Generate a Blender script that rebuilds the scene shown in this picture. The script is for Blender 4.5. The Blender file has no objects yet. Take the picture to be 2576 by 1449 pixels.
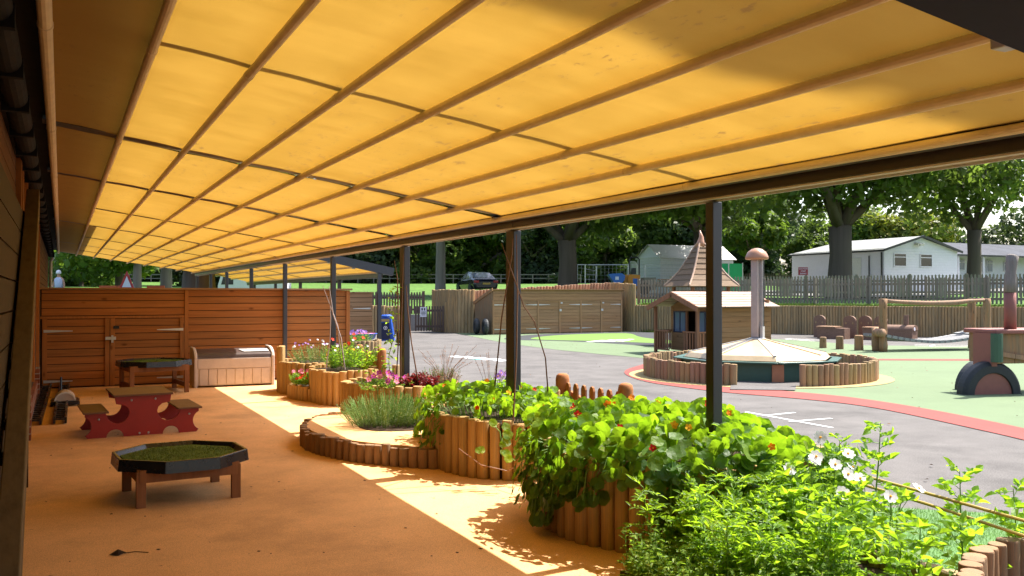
import bpy, math, random
import numpy as np
from mathutils import Vector, Matrix
random.seed(7); rng = np.random.default_rng(11)
S = bpy.context.scene
C = S.collection
PI = math.pi
# ---------------------------------------------------------------- camera
YAW, PIT, FPX, CAMH = 0.4616, 0.0087, 2280.0, 1.5      # pixels of a 2576 px wide frame
cd = bpy.data.cameras.new('camera'); cam = bpy.data.objects.new('camera', cd); C.objects.link(cam)
cd.sensor_width = 36; cd.lens = 36*FPX/2576; cd.clip_start = 0.05; cd.clip_end = 3000
cam.location = (0, 0, CAMH); cam.rotation_euler = (PI/2+PIT, 0, -YAW)
S.camera = cam
# ---------------------------------------------------------------- sky, sun, exposure
SUN_EL, SUN_AZ = math.radians(57), math.radians(5)      # azimuth measured from +X towards +Y
w = bpy.data.worlds.new('World'); S.world = w; w.use_nodes = True
nt = w.node_tree; sky = nt.nodes.new('ShaderNodeTexSky'); sky.sky_type = 'NISHITA'; sky.sun_disc = False
sky.sun_elevation = SUN_EL; sky.sun_rotation = PI/2-SUN_AZ
sky.air_density = 1.0; sky.dust_density = 3.0; sky.ozone_density = 1.0
nt.links.new(sky.outputs[0], nt.nodes['Background'].inputs[0]); nt.nodes['Background'].inputs[1].default_value = 0.13
sd = bpy.data.lights.new('sun', 'SUN'); sun = bpy.data.objects.new('sun', sd); C.objects.link(sun)
sd.energy = 4.3; sd.angle = math.radians(0.5); sd.color = (1.0, 0.95, 0.87)
sv = Vector((math.cos(SUN_EL)*math.cos(SUN_AZ), math.cos(SUN_EL)*math.sin(SUN_AZ), math.sin(SUN_EL)))
sun.rotation_euler = sv.to_track_quat('Z', 'Y').to_euler()
sun.location = sv*60
S.view_settings.view_transform = 'Standard'; S.view_settings.look = 'None'
S.view_settings.exposure = 1.6; S.view_settings.gamma = 1
S.render.engine = 'CYCLES'
cy = S.cycles
cy.max_bounces = 7; cy.diffuse_bounces = 4; cy.transmission_bounces = 5; cy.glossy_bounces = 3; cy.transparent_max_bounces = 6
cy.sample_clamp_indirect = 8; cy.caustics_reflective = False; cy.caustics_refractive = False
cy.use_denoising = True
HY = 724.5+FPX*math.tan(PIT); sY, cY = math.sin(YAW), math.cos(YAW)
def P(x, y, z=0.0):
    """ground position (at height z) of something seen at x, y of the 2576 x 1449 photograph"""
    u = (x-1288)/FPX; D = (CAMH-z)*FPX/(y-HY)
    return Vector((D*(sY+u*cY), D*(cY-u*sY), z))
def Q(x, D, z=0.0):
    u = (x-1288)/FPX
    return Vector((D*(sY+u*cY), D*(cY-u*sY), z))
# ---------------------------------------------------------------- materials
def nn(t, k, **kw):
    n = t.nodes.new(k)
    for a, b in kw.items(): setattr(n, a, b)
    return n
def base_mat(name, rough=0.7, spec=0.3):
    m = bpy.data.materials.new(name); m.use_nodes = True
    b = m.node_tree.nodes['Principled BSDF']; b.inputs['Roughness'].default_value = rough
    b.inputs['Specular IOR Level'].default_value = spec
    return m, m.node_tree, b
def col4(c): return (c[0], c[1], c[2], 1)
def ramp(t, fac, stops):
    r = nn(t, 'ShaderNodeValToRGB'); t.links.new(fac, r.inputs[0])
    e = r.color_ramp.elements
    while len(e) < len(stops): e.new(0.5)
    for i, (p, c) in enumerate(stops): e[i].position = p; e[i].color = col4(c)
    return r.outputs[0]
def noise(t, scale, detail=3, vec=None, rough=0.55):
    n = nn(t, 'ShaderNodeTexNoise'); n.inputs['Scale'].default_value = scale; n.inputs['Detail'].default_value = detail
    n.inputs['Roughness'].default_value = rough
    if vec is not None: t.links.new(vec, n.inputs['Vector'])
    return n.outputs['Fac']
def coords(t, kind='Object', scale=(1, 1, 1)):
    tc = nn(t, 'ShaderNodeTexCoord'); mp = nn(t, 'ShaderNodeMapping'); mp.inputs['Scale'].default_value = scale
    t.links.new(tc.outputs[kind], mp.inputs[0]); return mp.outputs[0]
def mix(t, fac, a, b, mode='MIX'):
    n = nn(t, 'ShaderNodeMix', data_type='RGBA', blend_type=mode)
    if isinstance(fac, (int, float)): n.inputs[0].default_value = fac
    else: t.links.new(fac, n.inputs[0])
    for s, v in ((6, a), (7, b)):
        if isinstance(v, tuple): n.inputs[s].default_value = col4(v)
        else: t.links.new(v, n.inputs[s])
    return n.outputs[2]
def bump(t, b, h, strength=0.3, dist=0.01):
    n = nn(t, 'ShaderNodeBump'); n.inputs['Strength'].default_value = strength; n.inputs['Distance'].default_value = dist
    t.links.new(h, n.inputs['Height']); t.links.new(n.outputs[0], b.inputs['Normal'])
def sc(c, k): return tuple(min(1, x*k) for x in c)
def speckle(name, c, scale=220, amt=0.25, rough=0.85, big=0.12, dark=None):
    """crumb rubber, tarmac, render: fine speckle + broad uneven wear"""
    m, t, b = base_mat(name, rough, 0.25); v = coords(t)
    f = noise(t, scale, 2, v); g = noise(t, 1.7, 5, v, 0.6)
    a = ramp(t, f, [(0.35, sc(c, 1-amt)), (0.65, sc(c, 1+amt))])
    h = ramp(t, g, [(0.3, sc((1, 1, 1), 1-big)), (0.7, (1, 1, 1))])
    o = mix(t, 1.0, a, h, 'MULTIPLY')
    st = noise(t, 0.55, 6, v, 0.7); o = mix(t, 1.0, o, ramp(t, st, [(0.38, sc((1, 1, 1), 1-big*0.8)), (0.5, (1, 1, 1))]), 'MULTIPLY')
    if dark:
        s = noise(t, dark[0], 3, v, 0.7); k = ramp(t, s, [(dark[1], (0, 0, 0)), (dark[1]+0.03, (1, 1, 1))])
        o = mix(t, k, o, sc(c, 0.35))
    t.links.new(o, b.inputs['Base Color']); bump(t, b, f, 0.25, 0.004)
    return m
def wood(name, c, axis=2, var=0.3, grain=1.0, rough=0.75, knots=True, hue=0.5):
    m, t, b = base_mat(name, rough, 0.2)
    s = [26*grain]*3; s[axis] = 1.3*grain
    v = coords(t, 'Object', tuple(s))
    g = nn(t, 'ShaderNodeNewGeometry'); oi = nn(t, 'ShaderNodeObjectInfo')
    add = nn(t, 'ShaderNodeVectorMath', operation='ADD'); t.links.new(v, add.inputs[0])
    mu = nn(t, 'ShaderNodeMath', operation='MULTIPLY_ADD'); t.links.new(g.outputs['Random Per Island'], mu.inputs[0]); mu.inputs[1].default_value = 53
    t.links.new(oi.outputs['Random'], mu.inputs[2])
    mm = nn(t, 'ShaderNodeMath', operation='MULTIPLY'); t.links.new(mu.outputs[0], mm.inputs[0]); mm.inputs[1].default_value = 17
    cb = nn(t, 'ShaderNodeCombineXYZ'); [t.links.new(mm.outputs[0], cb.inputs[i]) for i in range(3)]
    t.links.new(cb.outputs[0], add.inputs[1])
    f = noise(t, 1.0, 4, add.outputs[0], 0.6)
    o = ramp(t, f, [(0.25, sc(c, 0.72)), (0.5, c), (0.75, sc(c, 1.18))])
    fr = nn(t, 'ShaderNodeMath', operation='FRACT'); t.links.new(mu.outputs[0], fr.inputs[0])
    warm = (1, 1-0.12*hue, 1-0.25*hue)
    tint = ramp(t, fr.outputs[0], [(0.0, sc((1, 1, 1), 1-var)), (0.4, (1, 1, 1)), (0.75, sc(warm, 1-0.4*var)), (1.0, sc(warm, 1.0))])
    o = mix(t, 1.0, o, tint, 'MULTIPLY')
    if knots:
        kv = [5.0]*3; kv[axis] = 2.2
        kn = nn(t, 'ShaderNodeTexVoronoi'); kn.inputs['Scale'].default_value = 1.0
        a2 = nn(t, 'ShaderNodeVectorMath', operation='ADD'); t.links.new(coords(t, 'Object', tuple(kv)), a2.inputs[0]); t.links.new(cb.outputs[0], a2.inputs[1])
        t.links.new(a2.outputs[0], kn.inputs['Vector'])
        kf = ramp(t, kn.outputs['Distance'], [(0.04, (0.42, 0.36, 0.32)), (0.13, (1, 1, 1))])
        o = mix(t, 0.85, o, kf, 'MULTIPLY')
    t.links.new(o, b.inputs['Base Color']); bump(t, b, f, 0.35, 0.004)
    return m
def logwood(name, c, var=0.3):
    m = wood(name, c, 2, var); t = m.node_tree; b = t.nodes['Principled BSDF']; src = b.inputs['Base Color'].links[0].from_socket
    v = coords(t, 'Object', (9, 9, 1.2)); f = noise(t, 1.6, 4, v, 0.65); k = ramp(t, f, [(0.36, (1, 1, 1)), (0.62, (0, 0, 0))])
    o = mix(t, k, src, mix(t, 0.55, src, (0.16, 0.15, 0.10)))
    cr = noise(t, 1.0, 2, coords(t, 'Object', (60, 60, 1.0)), 0.4); o = mix(t, ramp(t, cr, [(0.30, (1, 1, 1)), (0.335, (0, 0, 0))]), o, (0.05, 0.03, 0.018))
    t.links.new(o, b.inputs['Base Color']); return m
def plain(name, c, rough=0.5, spec=0.4, metal=0.0, var=0.08, scale=9):
    m, t, b = base_mat(name, rough, spec); b.inputs['Metallic'].default_value = metal
    f = noise(t, scale, 4, coords(t), 0.65)
    o = ramp(t, f, [(0.3, sc(c, 1-var)), (0.7, sc(c, 1+var))]); t.links.new(o, b.inputs['Base Color'])
    r = nn(t, 'ShaderNodeMapRange'); t.links.new(f, r.inputs[0]); r.inputs[3].default_value = max(0, rough-0.12); r.inputs[4].default_value = min(1, rough+0.12)
    t.links.new(r.outputs[0], b.inputs['Roughness'])
    return m
def leafmat(name, c, trans, tc=None, var=0.45, clump=0.35, gloss=0.35, cs=1.0, yellow=0.0):
    """leaf: diffuse upper side + light coming through; each leaf its own tint"""
    m = bpy.data.materials.new(name); m.use_nodes = True; t = m.node_tree
    b = t.nodes['Principled BSDF']; out = t.nodes['Material Output']
    b.inputs['Roughness'].default_value = 0.5; b.inputs['Specular IOR Level'].default_value = gloss
    g = nn(t, 'ShaderNodeNewGeometry')
    r = g.outputs['Random Per Island']
    a = ramp(t, r, [(0.0, sc(c, 1-var)), (0.45, c), (0.8, sc((c[0]*1.25, c[1]*1.1, c[2]*0.8), 1+var*0.4)), (1.0, sc((c[0]*(1.5+yellow*2), c[1]*(1.15+yellow*0.6), c[2]*0.7), 1))])
    f = noise(t, cs, 3, coords(t)); k = ramp(t, f, [(0.35, sc((1, 1, 1), 1-clump)), (0.65, (1, 1, 1))])
    a = mix(t, 1.0, a, k, 'MULTIPLY'); t.links.new(a, b.inputs['Base Color'])
    tr = nn(t, 'ShaderNodeBsdfTranslucent'); tcc = tc or (c[0]*1.6, c[1]*1.5, c[2]*0.5)
    q = mix(t, 1.0, mix(t, 0.6, (1, 1, 1), k), ramp(t, r, [(0, sc(tcc, 0.75)), (1, tcc)]), 'MULTIPLY'); t.links.new(q, tr.inputs[0])
    mx = nn(t, 'ShaderNodeMixShader'); mx.inputs[0].default_value = trans
    t.links.new(b.outputs[0], mx.inputs[1]); t.links.new(tr.outputs[0], mx.inputs[2]); t.links.new(mx.outputs[0], out.inputs[0])
    return m
def petal(name, c, tr=0.35):
    m = bpy.data.materials.new(name); m.use_nodes = True; t = m.node_tree
    b = t.nodes['Principled BSDF']; b.inputs['Roughness'].default_value = 0.6; b.inputs['Specular IOR Level'].default_value = 0.15
    g = nn(t, 'ShaderNodeNewGeometry'); a = ramp(t, g.outputs['Random Per Island'], [(0, sc(c, 0.8)), (1, sc(c, 1.1))])
    t.links.new(a, b.inputs['Base Color']); x = nn(t, 'ShaderNodeBsdfTranslucent'); t.links.new(a, x.inputs[0])
    mx = nn(t, 'ShaderNodeMixShader'); mx.inputs[0].default_value = tr
    t.links.new(b.outputs[0], mx.inputs[1]); t.links.new(x.outputs[0], mx.inputs[2]); t.links.new(mx.outputs[0], t.nodes['Material Output'].inputs[0])
    return m
def fabricmat():
    m = bpy.data.materials.new('canopy_fabric'); m.use_nodes = True; t = m.node_tree
    b = t.nodes['Principled BSDF']; b.inputs['Roughness'].default_value = 0.75; b.inputs['Specular IOR Level'].default_value = 0.12
    v = coords(t, 'Object', (1, 1, 1))
    dn = noise(t, 2.2, 5, v, 0.6)
    # leaf litter and algae lying on top, seen as dark marks through the cloth
    s1 = noise(t, 1.0, 4, coords(t, 'Object', (26, 9, 9)), 0.7); lanes = noise(t, 1.0, 1, coords(t, 'Object', (2.6, 0.35, 1)))
    k1 = ramp(t, s1, [(0.60, (0, 0, 0)), (0.63, (1, 1, 1))]); k2 = ramp(t, lanes, [(0.48, (0, 0, 0)), (0.58, (1, 1, 1))])
    marks = mix(t, 1.0, k1, k2, 'MULTIPLY')
    weave = noise(t, 260, 1, v)
    tr = nn(t, 'ShaderNodeBsdfTranslucent')
    tc = nn(t, 'ShaderNodeTexCoord'); sp = nn(t, 'ShaderNodeSeparateXYZ'); t.links.new(tc.outputs['Object'], sp.inputs[0])
    ph = nn(t, 'ShaderNodeMath', operation='MULTIPLY_ADD'); t.links.new(sp.outputs[0], ph.inputs[0]); ph.inputs[1].default_value = 1/0.4375; ph.inputs[2].default_value = (3.58+0.067)/0.4375
    fr = nn(t, 'ShaderNodeMath', operation='FRACT'); t.links.new(ph.outputs[0], fr.inputs[0])
    grime = ramp(t, fr.outputs[0], [(0.0, (0.72, 0.66, 0.5)), (0.13, (1, 1, 1)), (0.72, (1, 1, 1)), (1.0, (0.86, 0.78, 0.55))])
    streak = ramp(t, noise(t, 1.0, 5, coords(t, 'Object', (1.1, 7, 1)), 0.65), [(0.35, (0.88, 0.86, 0.82)), (0.6, (1, 1, 1))])
    c0 = ramp(t, dn, [(0.3, (0.128, 0.073, 0.010)), (0.7, (0.175, 0.102, 0.017))])
    c0 = mix(t, 1.0, mix(t, 1.0, c0, grime, 'MULTIPLY'), streak, 'MULTIPLY'); c1 = mix(t, marks, c0, (0.06, 0.035, 0.012)); c1 = mix(t, 0.25, c1, ramp(t, weave, [(0.3, (0.115, 0.064, 0.008)), (0.7, (0.195, 0.114, 0.018))]))
    t.links.new(c1, tr.inputs[0]); b.inputs['Base Color'].default_value = (0.31, 0.175, 0.05, 1)
    mx = nn(t, 'ShaderNodeAddShader')
    t.links.new(b.outputs[0], mx.inputs[0]); t.links.new(tr.outputs[0], mx.inputs[1]); t.links.new(mx.outputs[0], t.nodes['Material Output'].inputs[0])
    return m
def glassmat(name, c=(0.02, 0.025, 0.03), rough=0.08):
    m, t, b = base_mat(name, rough, 0.7); b.inputs['Base Color'].default_value = col4(c); return m
MT = dict(
 fabric=fabricmat(),
 rubber=speckle('tan_rubber', (0.80, 0.45, 0.20), 190, 0.24, 0.9, 0.22, dark=(16, 0.70)),
 asphalt=speckle('tarmac', (0.13, 0.12, 0.113), 90, 0.3, 0.9, 0.3, dark=(9, 0.74)),
 green=speckle('green_rubber', (0.128, 0.175, 0.094), 200, 0.15, 0.9, 0.08),
 green2=speckle('bright_green_rubber', (0.12, 0.21, 0.04), 200, 0.15, 0.9, 0.1),
 red=speckle('red_rubber', (0.255, 0.062, 0.052), 200, 0.15, 0.9, 0.1),
 buff=speckle('buff_rubber', (0.40, 0.30, 0.13), 200, 0.15, 0.9, 0.1),
 black=speckle('black_rubber', (0.045, 0.047, 0.05), 200, 0.2, 0.9, 0.1),
 paint=plain('line_paint', (0.62, 0.62, 0.6), 0.6), paintred=plain('red_paint_line', (0.5, 0.12, 0.1), 0.6), painteal=plain('teal_paint_line', (0.15, 0.5, 0.45), 0.6),
 grass=speckle('field_grass', (0.08, 0.165, 0.024), 3.0, 0.22, 1.0, 0.25),
 soil=speckle('soil', (0.05, 0.03, 0.018), 40, 0.5, 1.0, 0.3),
 log=logwood('log_wood', (0.42, 0.28, 0.135)), loggold=logwood('golden_log_wood', (0.54, 0.32, 0.11)),
 logbrown=logwood('brown_log_wood', (0.34, 0.19, 0.10)), logred=logwood('reddish_log_wood', (0.40, 0.225, 0.14)),
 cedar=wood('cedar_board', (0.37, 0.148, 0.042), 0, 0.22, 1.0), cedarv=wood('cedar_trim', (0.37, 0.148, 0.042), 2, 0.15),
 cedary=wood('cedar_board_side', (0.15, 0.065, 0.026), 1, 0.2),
 shed=wood('shed_board', (0.34, 0.20, 0.105), 0, 0.2), shedv=wood('shed_trim', (0.36, 0.215, 0.115), 2, 0.15), shedy=wood('shed_side_board', (0.34, 0.20, 0.105), 1, 0.2),
 play=wood('playhouse_board', (0.27, 0.145, 0.07), 0, 0.2), playv=wood('playhouse_post', (0.27, 0.125, 0.07), 2, 0.2), playy=wood('playhouse_front_board', (0.27, 0.145, 0.07), 1, 0.2),
 shingle=wood('roof_board', (0.44, 0.32, 0.25), 0, 0.25), shingled=wood('spire_board', (0.19, 0.125, 0.075), 0, 0.3),
 grey=wood('weathered_wood', (0.22, 0.195, 0.155), 2, 0.3), darkwood=wood('dark_picket', (0.12, 0.085, 0.07), 2, 0.3),
 tread=wood('old_timber', (0.13, 0.088, 0.045), 1, 0.2), treadx=wood('dark_timber', (0.05, 0.032, 0.018), 0, 0.2),
 gate=wood('gate_wood', (0.34, 0.14, 0.05), 2, 0.15), tray_leg=wood('table_leg_wood', (0.26, 0.115, 0.05), 2, 0.2),
 steelmatte=plain('dark_frame_paint', (0.035, 0.042, 0.07), 0.85, 0.08), ledge=plain('grey_flashing', (0.12, 0.125, 0.16), 0.5, 0.3),
 steel=plain('grey_powder_coat', (0.035, 0.035, 0.04), 0.42, 0.5), tube=plain('tan_sleeve', (0.78, 0.66, 0.47), 0.6, 0.15),
 gutter=plain('dark_gutter', (0.010, 0.010, 0.012), 0.75, 0.12), beam=plain('brown_beam', (0.035, 0.025, 0.022), 0.35, 0.5),
 alu=plain('pale_bracket', (0.42, 0.42, 0.42), 0.4, 0.5, 0.3), galv=plain('galvanised_metal', (0.5, 0.5, 0.5), 0.35, 0.5, 0.8),
 plasticblack=plain('black_plastic', (0.012, 0.014, 0.02), 0.28, 0.5), tangrass=speckle('mown_tray_grass', (0.15, 0.22, 0.035), 60, 0.35, 1, 0.3),
 redboard=plain('red_board', (0.30, 0.018, 0.014), 0.4, 0.5), seatboard=plain('brown_board', (0.15, 0.075, 0.05), 0.5, 0.3),
 resin=plain('tan_resin', (0.50, 0.42, 0.36), 0.5, 0.3), resinlid=plain('brown_resin_lid', (0.07, 0.05, 0.045), 0.4, 0.4),
 white=plain('white_paint', (0.70, 0.68, 0.74), 0.6, 0.3, 0, 0.05), whitew=plain('off_white', (0.6, 0.59, 0.55), 0.6),
 felt=speckle('pale_roof_felt', (0.30, 0.31, 0.29), 8, 0.1, 0.9, 0.2), slate=speckle('dark_roof_felt', (0.06, 0.065, 0.08), 8, 0.2, 0.9, 0.3),
 glass=glassmat('dark_glass'), blueglass=glassmat('sky_glass', (0.12, 0.17, 0.25), 0.1), black_paint=plain('black_trim', (0.015, 0.015, 0.015), 0.4),
 brick=None, rubbertyre=plain('tyre_rubber', (0.022, 0.024, 0.026), 0.6, 0.4, 0, 0.3, 30), redsign=plain('red_sign', (0.25, 0.02, 0.025), 0.5),
 greenpaint=plain('dark_green_panel', (0.03, 0.085, 0.065), 0.45), greenwood=plain('green_wood', (0.05, 0.10, 0.06), 0.7), redwood=plain('red_wood_stain', (0.24, 0.085, 0.065), 0.6),
 coneyellow=plain('sand_lid_panel', (0.52, 0.38, 0.215), 0.35, 0.5), mushroom=plain('brown_dome', (0.36, 0.175, 0.095), 0.35, 0.5), mauve=plain('mauve_pole', (0.33, 0.27, 0.25), 0.4),
 orangebox=plain('orange_plate', (0.36, 0.15, 0.075), 0.6), blue=plain('blue_plastic', (0.02, 0.08, 0.38), 0.3), darkblue=plain('navy_plastic', (0.015, 0.02, 0.06), 0.4), pinkp=plain('pink_plastic', (0.45, 0.05, 0.12), 0.4),
 carpaint=plain('dark_car_paint', (0.012, 0.012, 0.022), 0.18, 0.6), lamp=plain('red_lamp', (0.4, 0.015, 0.02), 0.2), plate=plain('yellow_plate', (0.5, 0.3, 0.05), 0.4),
 dumperorange=plain('orange_paint', (0.55, 0.2, 0.01), 0.35), dumperblue=plain('blue_paint', (0.03, 0.13, 0.42), 0.4), cream=plain('cream_tank', (0.42, 0.48, 0.32), 0.4),
 meshgreen=plain('green_netting', (0.04, 0.42, 0.17), 0.8), concrete=speckle('concrete', (0.22, 0.215, 0.21), 30, 0.15, 0.9, 0.2),
 bamboo=plain('yellow_cane', (0.42, 0.31, 0.06), 0.5), bark=wood('bark', (0.12, 0.092, 0.075), 2, 0.2, 0.12, 0.95, False), barkpale=wood('pale_bark', (0.24, 0.20, 0.17), 2, 0.2, 0.25, 0.95, False), twig=plain('twig', (0.13, 0.065, 0.03), 0.7),
 trunkgrey=wood('carved_grey_wood', (0.20, 0.185, 0.18), 2, 0.2, 1.6, 0.9, False), purpleplank=plain('bridge_tread', (0.22, 0.22, 0.22), 0.7), stained=wood('train_board', (0.20, 0.12, 0.085), 0, 0.1),
 barrier=plain('orange_barrier', (0.55, 0.09, 0.02), 0.5), stalk=plain('green_stalk', (0.13, 0.26, 0.04), 0.6), skin=plain('skin', (0.45, 0.25, 0.17), 0.6), shirt=plain('pale_shirt', (0.45, 0.5, 0.65), 0.8), ringw=plain('white_print', (0.6, 0.6, 0.6), 0.6),
 # leaves
 oakleaf=leafmat('oak_leaf', (0.085, 0.13, 0.038), 0.5, (0.24, 0.36, 0.05), 0.4, 0.4, 0.2, 0.35),  # oak foliage colour lightened to stand in for haze over the trees
 limeleaf=leafmat('light_leaf', (0.09, 0.15, 0.03), 0.42, (0.20, 0.32, 0.03), 0.4, 0.35, 0.2, 0.5, 0.3),
 yelleaf=leafmat('yellow_green_leaf', (0.15, 0.19, 0.03), 0.42, (0.25, 0.3, 0.03), 0.35, 0.3, 0.2, 0.5, 0.3),
 pineleaf=leafmat('dark_needle', (0.055, 0.085, 0.045), 0.35, (0.11, 0.17, 0.05), 0.4, 0.4, 0.15, 0.4),
 greyleaf=leafmat('greyish_leaf', (0.09, 0.12, 0.06), 0.3, (0.12, 0.18, 0.04), 0.5, 0.4, 0.2, 0.5),
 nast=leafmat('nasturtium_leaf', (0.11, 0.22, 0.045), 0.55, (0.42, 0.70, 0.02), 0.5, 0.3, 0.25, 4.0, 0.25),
 nastdeep=leafmat('shade_toned_nasturtium_leaf', (0.06, 0.15, 0.04), 0.5, (0.25, 0.5, 0.02), 0.35, 0.2, 0.35, 3.0),  # darker copy of the nasturtium leaf, inner shade of the mound put into colour
 tomato=leafmat('tomato_leaf', (0.13, 0.26, 0.035), 0.58, (0.48, 0.76, 0.03), 0.35, 0.15, 0.25, 3.0, 0.2),
 fern=leafmat('feathery_leaf', (0.14, 0.25, 0.04), 0.5, (0.36, 0.58, 0.04), 0.4, 0.25, 0.2, 4.0, 0.2),
 lavleaf=leafmat('lavender_leaf', (0.20, 0.27, 0.11), 0.35, (0.3, 0.4, 0.1), 0.35, 0.2, 0.2, 4.0),
 heuch=leafmat('dark_red_leaf', (0.11, 0.012, 0.022), 0.35, (0.5, 0.03, 0.03), 0.4, 0.1, 0.3, 3.0),
 bronze=leafmat('bronze_grass', (0.30, 0.17, 0.12), 0.3, (0.4, 0.2, 0.1), 0.4, 0.1, 0.2, 3.0),
 turfb=leafmat('turf_blade', (0.12, 0.26, 0.08), 0.3, (0.25, 0.45, 0.1), 0.4, 0.2, 0.3, 3.0),
 pe_or=petal('orange_petal', (0.85, 0.22, 0.01)), pe_ye=petal('yellow_petal', (0.85, 0.45, 0.02)), pe_rd=petal('red_petal', (0.6, 0.02, 0.015)), pe_wh=petal('white_petal', (0.75, 0.75, 0.75)),
 pe_pk=petal('pink_petal', (0.7, 0.2, 0.3)), pe_mg=petal('magenta_petal', (0.5, 0.06, 0.35)), pe_lv=petal('lilac_petal', (0.36, 0.2, 0.55)), pe_sc=petal('scarlet_petal', (0.75, 0.04, 0.02)),
)
def brickmat():
    m, t, b = base_mat('brick', 0.9, 0.2); br = nn(t, 'ShaderNodeTexBrick'); br.inputs['Scale'].default_value = 1
    tc = nn(t, 'ShaderNodeTexCoord'); sp = nn(t, 'ShaderNodeSeparateXYZ'); cb = nn(t, 'ShaderNodeCombineXYZ')
    t.links.new(tc.outputs['Object'], sp.inputs[0]); t.links.new(sp.outputs[1], cb.inputs[0]); t.links.new(sp.outputs[2], cb.inputs[1]); t.links.new(cb.outputs[0], br.inputs[0])
    for k, v in (('Color1', (0.2, 0.055, 0.03, 1)), ('Color2', (0.26, 0.085, 0.045, 1)), ('Mortar', (0.3, 0.25, 0.2, 1)), ('Mortar Size', 0.008), ('Brick Width', 0.225), ('Row Height', 0.075)): br.inputs[k].default_value = v
    t.links.new(br.outputs[0], b.inputs[0]); return m
MT['brick'] = brickmat()
# ---------------------------------------------------------------- mesh builder
class M:
    def __init__(s): s.v = []; s.f = []
    def add(s, vs, fs):
        n = len(s.v); s.v += [tuple(p) for p in vs]; s.f += [tuple(i+n for i in f) for f in fs]; return s
    def box(s, c, d, rz=0, tx=0, ty=0):
        R = Matrix.Rotation(rz, 3, 'Z') @ Matrix.Rotation(ty, 3, 'Y') @ Matrix.Rotation(tx, 3, 'X'); c = Vector(c)
        vs = [c+R @ Vector((x*d[0]/2, y*d[1]/2, z*d[2]/2)) for x in (-1, 1) for y in (-1, 1) for z in (-1, 1)]
        return s.add(vs, [(0, 1, 3, 2), (4, 6, 7, 5), (0, 4, 5, 1), (2, 3, 7, 6), (0, 2, 6, 4), (1, 5, 7, 3)])
    def bx(s, x0, x1, y0, y1, z0, z1): return s.box(((x0+x1)/2, (y0+y1)/2, (z0+z1)/2), (abs(x1-x0), abs(y1-y0), abs(z1-z0)))
    def bar(s, a, b, wd, ht, up=(0, 0, 1)):
        a, b = Vector(a), Vector(b); d = (b-a).normalized(); r = d.cross(Vector(up)); r = r.normalized() if r.length > 1e-5 else Vector((1, 0, 0)); u = r.cross(d)
        vs = [p+r*i*wd/2+u*j*ht/2 for p in (a, b) for i, j in ((-1, -1), (1, -1), (1, 1), (-1, 1))]
        return s.add(vs, [(0, 1, 2, 3), (7, 6, 5, 4), (0, 4, 5, 1), (1, 5, 6, 2), (2, 6, 7, 3), (3, 7, 4, 0)])
    def tube(s, pts, rs, n=8, cap=True):
        pts = [Vector(p) for p in pts]; rs = rs if isinstance(rs, (list, tuple)) else [rs]*len(pts); vs = []
        ref = Vector((0.31, 0.17, 0.93)); prev = None
        for i, p in enumerate(pts):
            d = (pts[min(i+1, len(pts)-1)]-pts[max(i-1, 0)]).normalized()
            r = d.cross(ref if abs(d.dot(ref)) < 0.97 else Vector((1, 0, 0))).normalized()
            if prev is not None: r = (prev-d*prev.dot(d)).normalized()
            prev = r; u = d.cross(r)
            vs += [p+(r*math.cos(2*PI*k/n)+u*math.sin(2*PI*k/n))*rs[i] for k in range(n)]
        fs = [(i*n+k, i*n+(k+1) % n, (i+1)*n+(k+1) % n, (i+1)*n+k) for i in range(len(pts)-1) for k in range(n)]
        if cap: fs += [tuple(range(n-1, -1, -1)), tuple((len(pts)-1)*n+k for k in range(n))]
        return s.add(vs, fs)
    def cyl(s, a, b, r, n=12, r2=None): return s.tube([a, b], [r, r if r2 is None else r2], n)
    def lathe(s, c, prof, n=16, sx=1, sy=1):
        c = Vector(c); vs = [c+Vector((r*math.cos(2*PI*k/n)*sx, r*math.sin(2*PI*k/n)*sy, z)) for r, z in prof for k in range(n)]
        fs = [(i*n+k, i*n+(k+1) % n, (i+1)*n+(k+1) % n, (i+1)*n+k) for i in range(len(prof)-1) for k in range(n)]
        fs += [tuple(range(n-1, -1, -1)), tuple((len(prof)-1)*n+k for k in range(n))]
        return s.add(vs, fs)
    def prism(s, poly, z0, z1, f=lambda x, y, z: (x, y, z)):
        n = len(poly); vs = [f(x, y, z) for z in (z0, z1) for x, y in poly]
        return s.add(vs, [tuple(range(n-1, -1, -1)), tuple(range(n, 2*n))]+[(k, (k+1) % n, n+(k+1) % n, n+k) for k in range(n)])
    def sheet(s, poly, z): return s.add([(p[0], p[1], z) for p in poly], [tuple(range(len(poly)))])
    def strip(s, A, B, z):
        n = len(A); vs = [(p[0], p[1], z) for p in A]+[(p[0], p[1], z) for p in B]
        return s.add(vs, [(i, i+1, n+i+1, n+i) for i in range(n-1)])
    def build(s, name, mat, parent=None, world=True, smooth=False, bevel=0):
        me = bpy.data.meshes.new(name); off = Vector((0, 0, 0))
        if parent is not None and world: off = parent.location.copy()
        me.from_pydata([(v[0]-off.x, v[1]-off.y, v[2]-off.z) for v in s.v], [], s.f); me.update()
        if isinstance(mat, str): mat = MT[mat]
        me.materials.append(mat)
        if smooth: me.polygons.foreach_set('use_smooth', [True]*len(me.polygons))
        o = bpy.data.objects.new(name, me); C.objects.link(o)
        if parent is not None: o.parent = parent
        if bevel:
            bm = o.modifiers.new('bevel', 'BEVEL'); bm.width = bevel; bm.segments = 2; bm.limit_method = 'ANGLE'
        return o
def tag(o, label=None, cat=None, group=None, kind=None):
    if label: o['label'] = label
    if cat: o['category'] = cat
    if group: o['group'] = group
    if kind: o['kind'] = kind
    return o
def thing(name, loc, label, cat, group=None):
    o = bpy.data.objects.new(name, None); C.objects.link(o); o.location = loc; o.empty_display_size = 0.2
    return tag(o, label, cat, group)
def struct(o): o['kind'] = 'structure'; return o
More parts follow.
